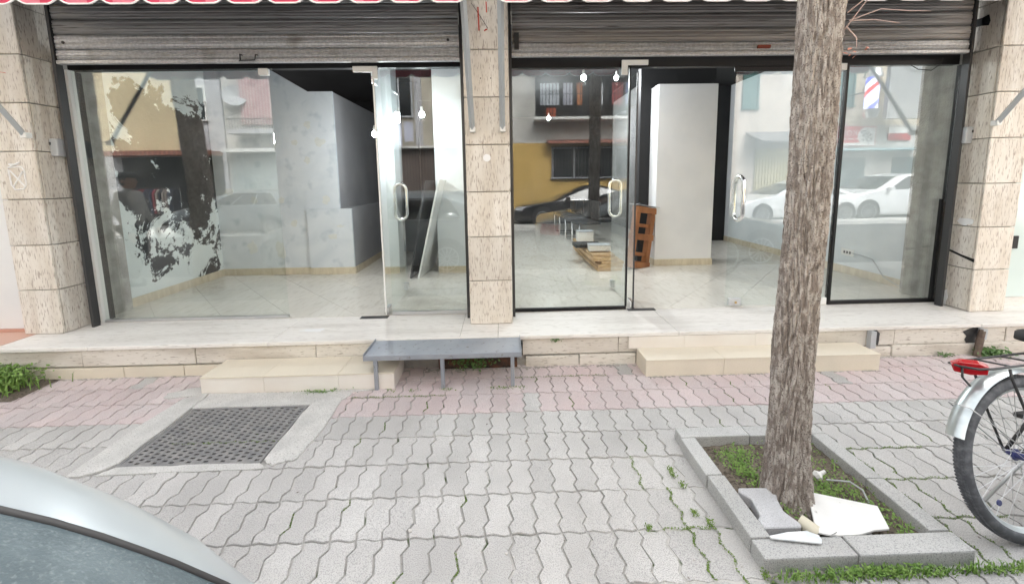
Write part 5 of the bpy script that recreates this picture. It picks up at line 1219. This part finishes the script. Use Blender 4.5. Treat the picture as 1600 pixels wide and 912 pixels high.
MB().lathe([(.195, .38), (.195, 1.42)], 24).build('striped_cylinder', bpm, bp, smooth=True); MB().tube([(0, -.2, 1.0), (0, -.97, 1.0)], .03, 6).build('bracket', X['darkmetal'], bp)
sp_ = tag(MB().box(14.05, 15.6, -6.9, -6.75, 3.55, 5.75).build('blank_signboard', P_('grey_signboard', (.40, .41, .41))), 'big blank grey signboard beside the barber pole across the street', 'sign')
pole = thing('street_pole', 'thin dark lamp pole on the far pavement left', 'pole', (-9.9, -5.6, .02)); MB().tube([(0, 0, 0), (0, 0, 7)], [.06, .045], 10).build('shaft', X['darkmetal'], pole); MB().lathe([(.12, 0), (.12, .03), (.06, .06)], 12).build('base_plate', X['darkmetal'], pole)
MB().tube([(0, 0, 6.9), (.3, .4, 7.1), (.5, .8, 7.1)], .03, 6).build('lamp_arm', X['darkmetal'], pole)

# ================================================================== PASSER-BY (left of the frame, seen in the left window)
pe = thing('person', 'person in dark flat cap and light jacket, reflected in the left window', 'person', (-5.75, 1.15, 0), R(-8))
def skin(name, joints, edges, m, parent, sub=2, root=0):
    me = bpy.data.meshes.new(name); me.from_pydata([j[:3] for j in joints], edges, []); o = obj(name, me, parent)
    md = o.modifiers.new('skin', 'SKIN'); md.use_smooth_shade = True
    for i, j in enumerate(joints):
        v = me.skin_vertices[0].data[i]; v.radius = (j[3], j[4] if len(j) > 4 else j[3]); v.use_root = (i == root)
    sd_ = o.modifiers.new('sub', 'SUBSURF'); sd_.levels = sd_.render_levels = sub
    me.materials.append(m); return o
jk = mat('light_jacket', (.46, .46, .45), .9, col2=(.38, .38, .38), scale=8); tr_ = mat('dark_trousers', (.05, .052, .06), .9); sk_ = mat('skin_tone', (.42, .25, .18), .6); hr_ = mat('grey_hair', (.12, .11, .10), .9)
# facing +x; y is the left side
skin('body', [(0, 0, .98, .15, .12), (0, 0, 1.18, .155, .115), (.0, 0, 1.38, .165, .12), (0, 0, 1.475, .07, .07), (.01, 0, 1.53, .056, .056),
              (0, .19, 1.42, .062), (-.02, .25, 1.15, .050), (.10, .24, .93, .040), (.13, .235, .86, .036),
              (0, -.19, 1.42, .062), (.02, -.25, 1.15, .050), (.14, -.24, .95, .040), (.17, -.235, .88, .036),
              (0, .095, .90, .095), (.06, .10, .50, .07), (.0, .10, .10, .05), (.12, .11, .045, .04),
              (0, -.095, .90, .095), (.02, -.10, .50, .07), (-.14, -.10, .12, .05), (-.02, -.11, .045, .04)],
     [(0, 1), (1, 2), (2, 3), (3, 4), (2, 5), (5, 6), (6, 7), (7, 8), (2, 9), (9, 10), (10, 11), (11, 12), (0, 13), (13, 14), (14, 15), (15, 16), (0, 17), (17, 18), (18, 19), (19, 20)], jk, pe)
hd = MB(); rows = []
for i in range(17):
    v = i / 16; z = 1.505 + .245 * v; row = []
    r0 = .088 * math.sin(math.pi * min(1, max(.06, .12 + v * .86))) ** .55
    for j in range(24):
        a = 2 * math.pi * j / 24; x = math.cos(a) * r0 * 1.18; y = math.sin(a) * r0 * .88
        f = max(0, math.cos(a)) ** 10
        x += f * (.024 * math.exp(-((v - .42) / .07) ** 2) - .010 * math.exp(-((v - .53) / .05) ** 2) + .008 * math.exp(-((v - .22) / .05) ** 2) + .012 * math.exp(-((v - .06) / .06) ** 2))
        row.append((x + .015, y, z))
    rows.append(row)
b = MB().grid(rows, closed=True); b.f.append(tuple(range(len(b.v) - 24, len(b.v))))
for s_ in (-1, 1): b.lathe([(0, 0), (.022, .004), (.028, .012), (0, .016)], 10, Matrix.Translation((.0, .074 * s_, 1.615)) @ Matrix.Rotation(R(-90 * s_), 4, 'X'))
b.build('head', sk_, pe, smooth='all')
for s_ in (-1, 1):
    MB().lathe([(0, -.011), (.008, -.008), (.011, 0), (.008, .008), (0, .011)], 10, Matrix.Translation((.092, .032 * s_, 1.635))).build('eye', X['whiteplastic'], pe)
MB().lathe([(.090, 1.675), (.088, 1.60), (.078, 1.56), (.06, 1.55)], 20, Matrix.Translation((-.008, 0, 0)) @ Matrix.Scale(.93, 4, (0, 1, 0))).build('hair', hr_, pe, smooth='all')
cp = MB().lathe([(.106, 1.672), (.118, 1.69), (.122, 1.715), (.10, 1.745), (.05, 1.76), (0, 1.762)], 24, Matrix.Translation((.01, 0, 0))).build('flat_cap', tr_, pe, smooth='all')
MB().prism([(.09, -.07), (.15, -.05), (.175, 0), (.15, .05), (.09, .07)], 1.668, 1.68).build('peak', tr_, cp, bevel=.003)
skin('trousers', [(0, 0, .97, .158, .128), (0, .095, .88, .102), (.06, .10, .50, .078), (.0, .10, .09, .062), (0, -.095, .88, .102), (.02, -.10, .50, .078), (-.14, -.10, .11, .062)], [(0, 1), (1, 2), (2, 3), (0, 4), (4, 5), (5, 6)], tr_, pe)
for s_, x_, z_ in ((1, .04, 0), (-1, -.10, .0)):
    MB().lathe([(0, 0), (.05, 0), (.052, .03), (.04, .07), (.03, .09), (0, .09)], 16, Matrix.Translation((x_, .10 * s_, z_)) @ Matrix.Scale(2.3, 4, (1, 0, 0))).build('shoe', X['rubber_black'], pe, smooth='all')
    hx, hz = (.14, .80) if s_ > 0 else (.18, .82)
    h_ = MB(); h_.cbox((hx, .235 * s_, hz + .0), (.035, .075, .085))
    for k in range(4): h_.tube([(hx + .0, (.235 + (k - 1.5) * .019) * s_, hz - .03), (hx + .012, (.235 + (k - 1.5) * .019) * s_, hz - .07), (hx + .005, (.235 + (k - 1.5) * .019) * s_, hz - (.105, .115, .11, .09)[k])], [.0095, .009, .007], 6)
    h_.tube([(hx + .012, .20 * s_, hz + .02), (hx + .035, .195 * s_, hz - .02), (hx + .04, .20 * s_, hz - .05)], [.011, .010, .008], 6); h_.build('hand', sk_, pe, bevel=0, smooth='all')

# ================================================================== DIRT AND CRUMBS
q = random.Random(77)
cr = MB()
for i in range(260):
    x, y = q.uniform(-2.6, 3.4), q.uniform(1.1, 2.75)
    if PLANT[0] - .02 < x < PLANT[1] + .02 and PLANT[2] - .02 < y < PLANT[3] + .02: continue
    r = q.uniform(.0015, .004) * (2.2 if q.random() < .06 else 1)
    cr.lathe([(0, 0), (r, 0), (r * .8, r * .5), (0, r * .7)], 5, Matrix.Translation((x, y, .0008)) @ Matrix.Rotation(q.uniform(0, 6), 4, 'Z') @ Matrix.Scale(q.uniform(.6, 1.8), 4, (1, 0, 0)))
tag(cr.build('stone_crumbs', mat('pale_crumbs', (.55, .53, .50), .9, col2=(.25, .22, .2), scale=6, lo=.45, hi=.55), fix=False), 'pale crumbs of stone and grit scattered over the paving', 'grit', kind='stuff')
df = MB()
def dirt_line(x0, x1, y, n, w):
    for i in range(n):
        x = q.uniform(x0, x1); k = .5 + .5 * noise.noise(Vector((x * 3, y, 0)))
        r = q.uniform(.004, .012) * (.4 + k); yy = y - abs(q.gauss(0, w)) * (.3 + k)
        df.lathe([(r, 0), (r * .7, r * .22), (0, r * .3)], 6, Matrix.Translation((x, yy, .0)) @ Matrix.Scale(q.uniform(1, 2.5), 4, (1, 0, 0)))
dirt_line(-3.6, -2.28, 3.04, 160, .012); dirt_line(-.83, 1.09, 3.035, 260, .02); dirt_line(2.99, 4.8, 3.04, 220, .018)
dirt_line(-2.26, -.85, 2.752, 120, .006); dirt_line(1.1, 2.97, 2.82, 150, .006); dirt_line(1.0, 1.84, 1.308, 60, .004)
tag(df.build('gutter_dirt', mat('grey_dirt', (.26, .24, .21), .95, col2=(.42, .40, .37), scale=7), fix=False), 'grey dirt and mortar crumbs lying along the foot of plinth and steps', 'dirt', kind='stuff')
mp = thing('mortar_patch', 'rough grey mortar patch between the manhole surround and left step', 'mortar', (-1.8, 2.74, 0))
for k, P in enumerate(([(-2.5, 2.70), (-2.2, 2.745), (-2.2, 2.80), (-2.27, 2.86), (-2.42, 2.83), (-2.52, 2.77)], [(-1.36, 2.735), (-1.1, 2.725), (-.98, 2.752), (-1.36, 2.754)])):
    q2 = random.Random(k); PP_ = [(x + q2.uniform(-.012, .012) + 1.8, y + q2.uniform(-.004, .004) - 2.74) for x, y in subdiv(P, 4)]
    MB().prism(PP_, -.01, .007).build('slab_piece', X['concrete'], mp, bevel=.003)
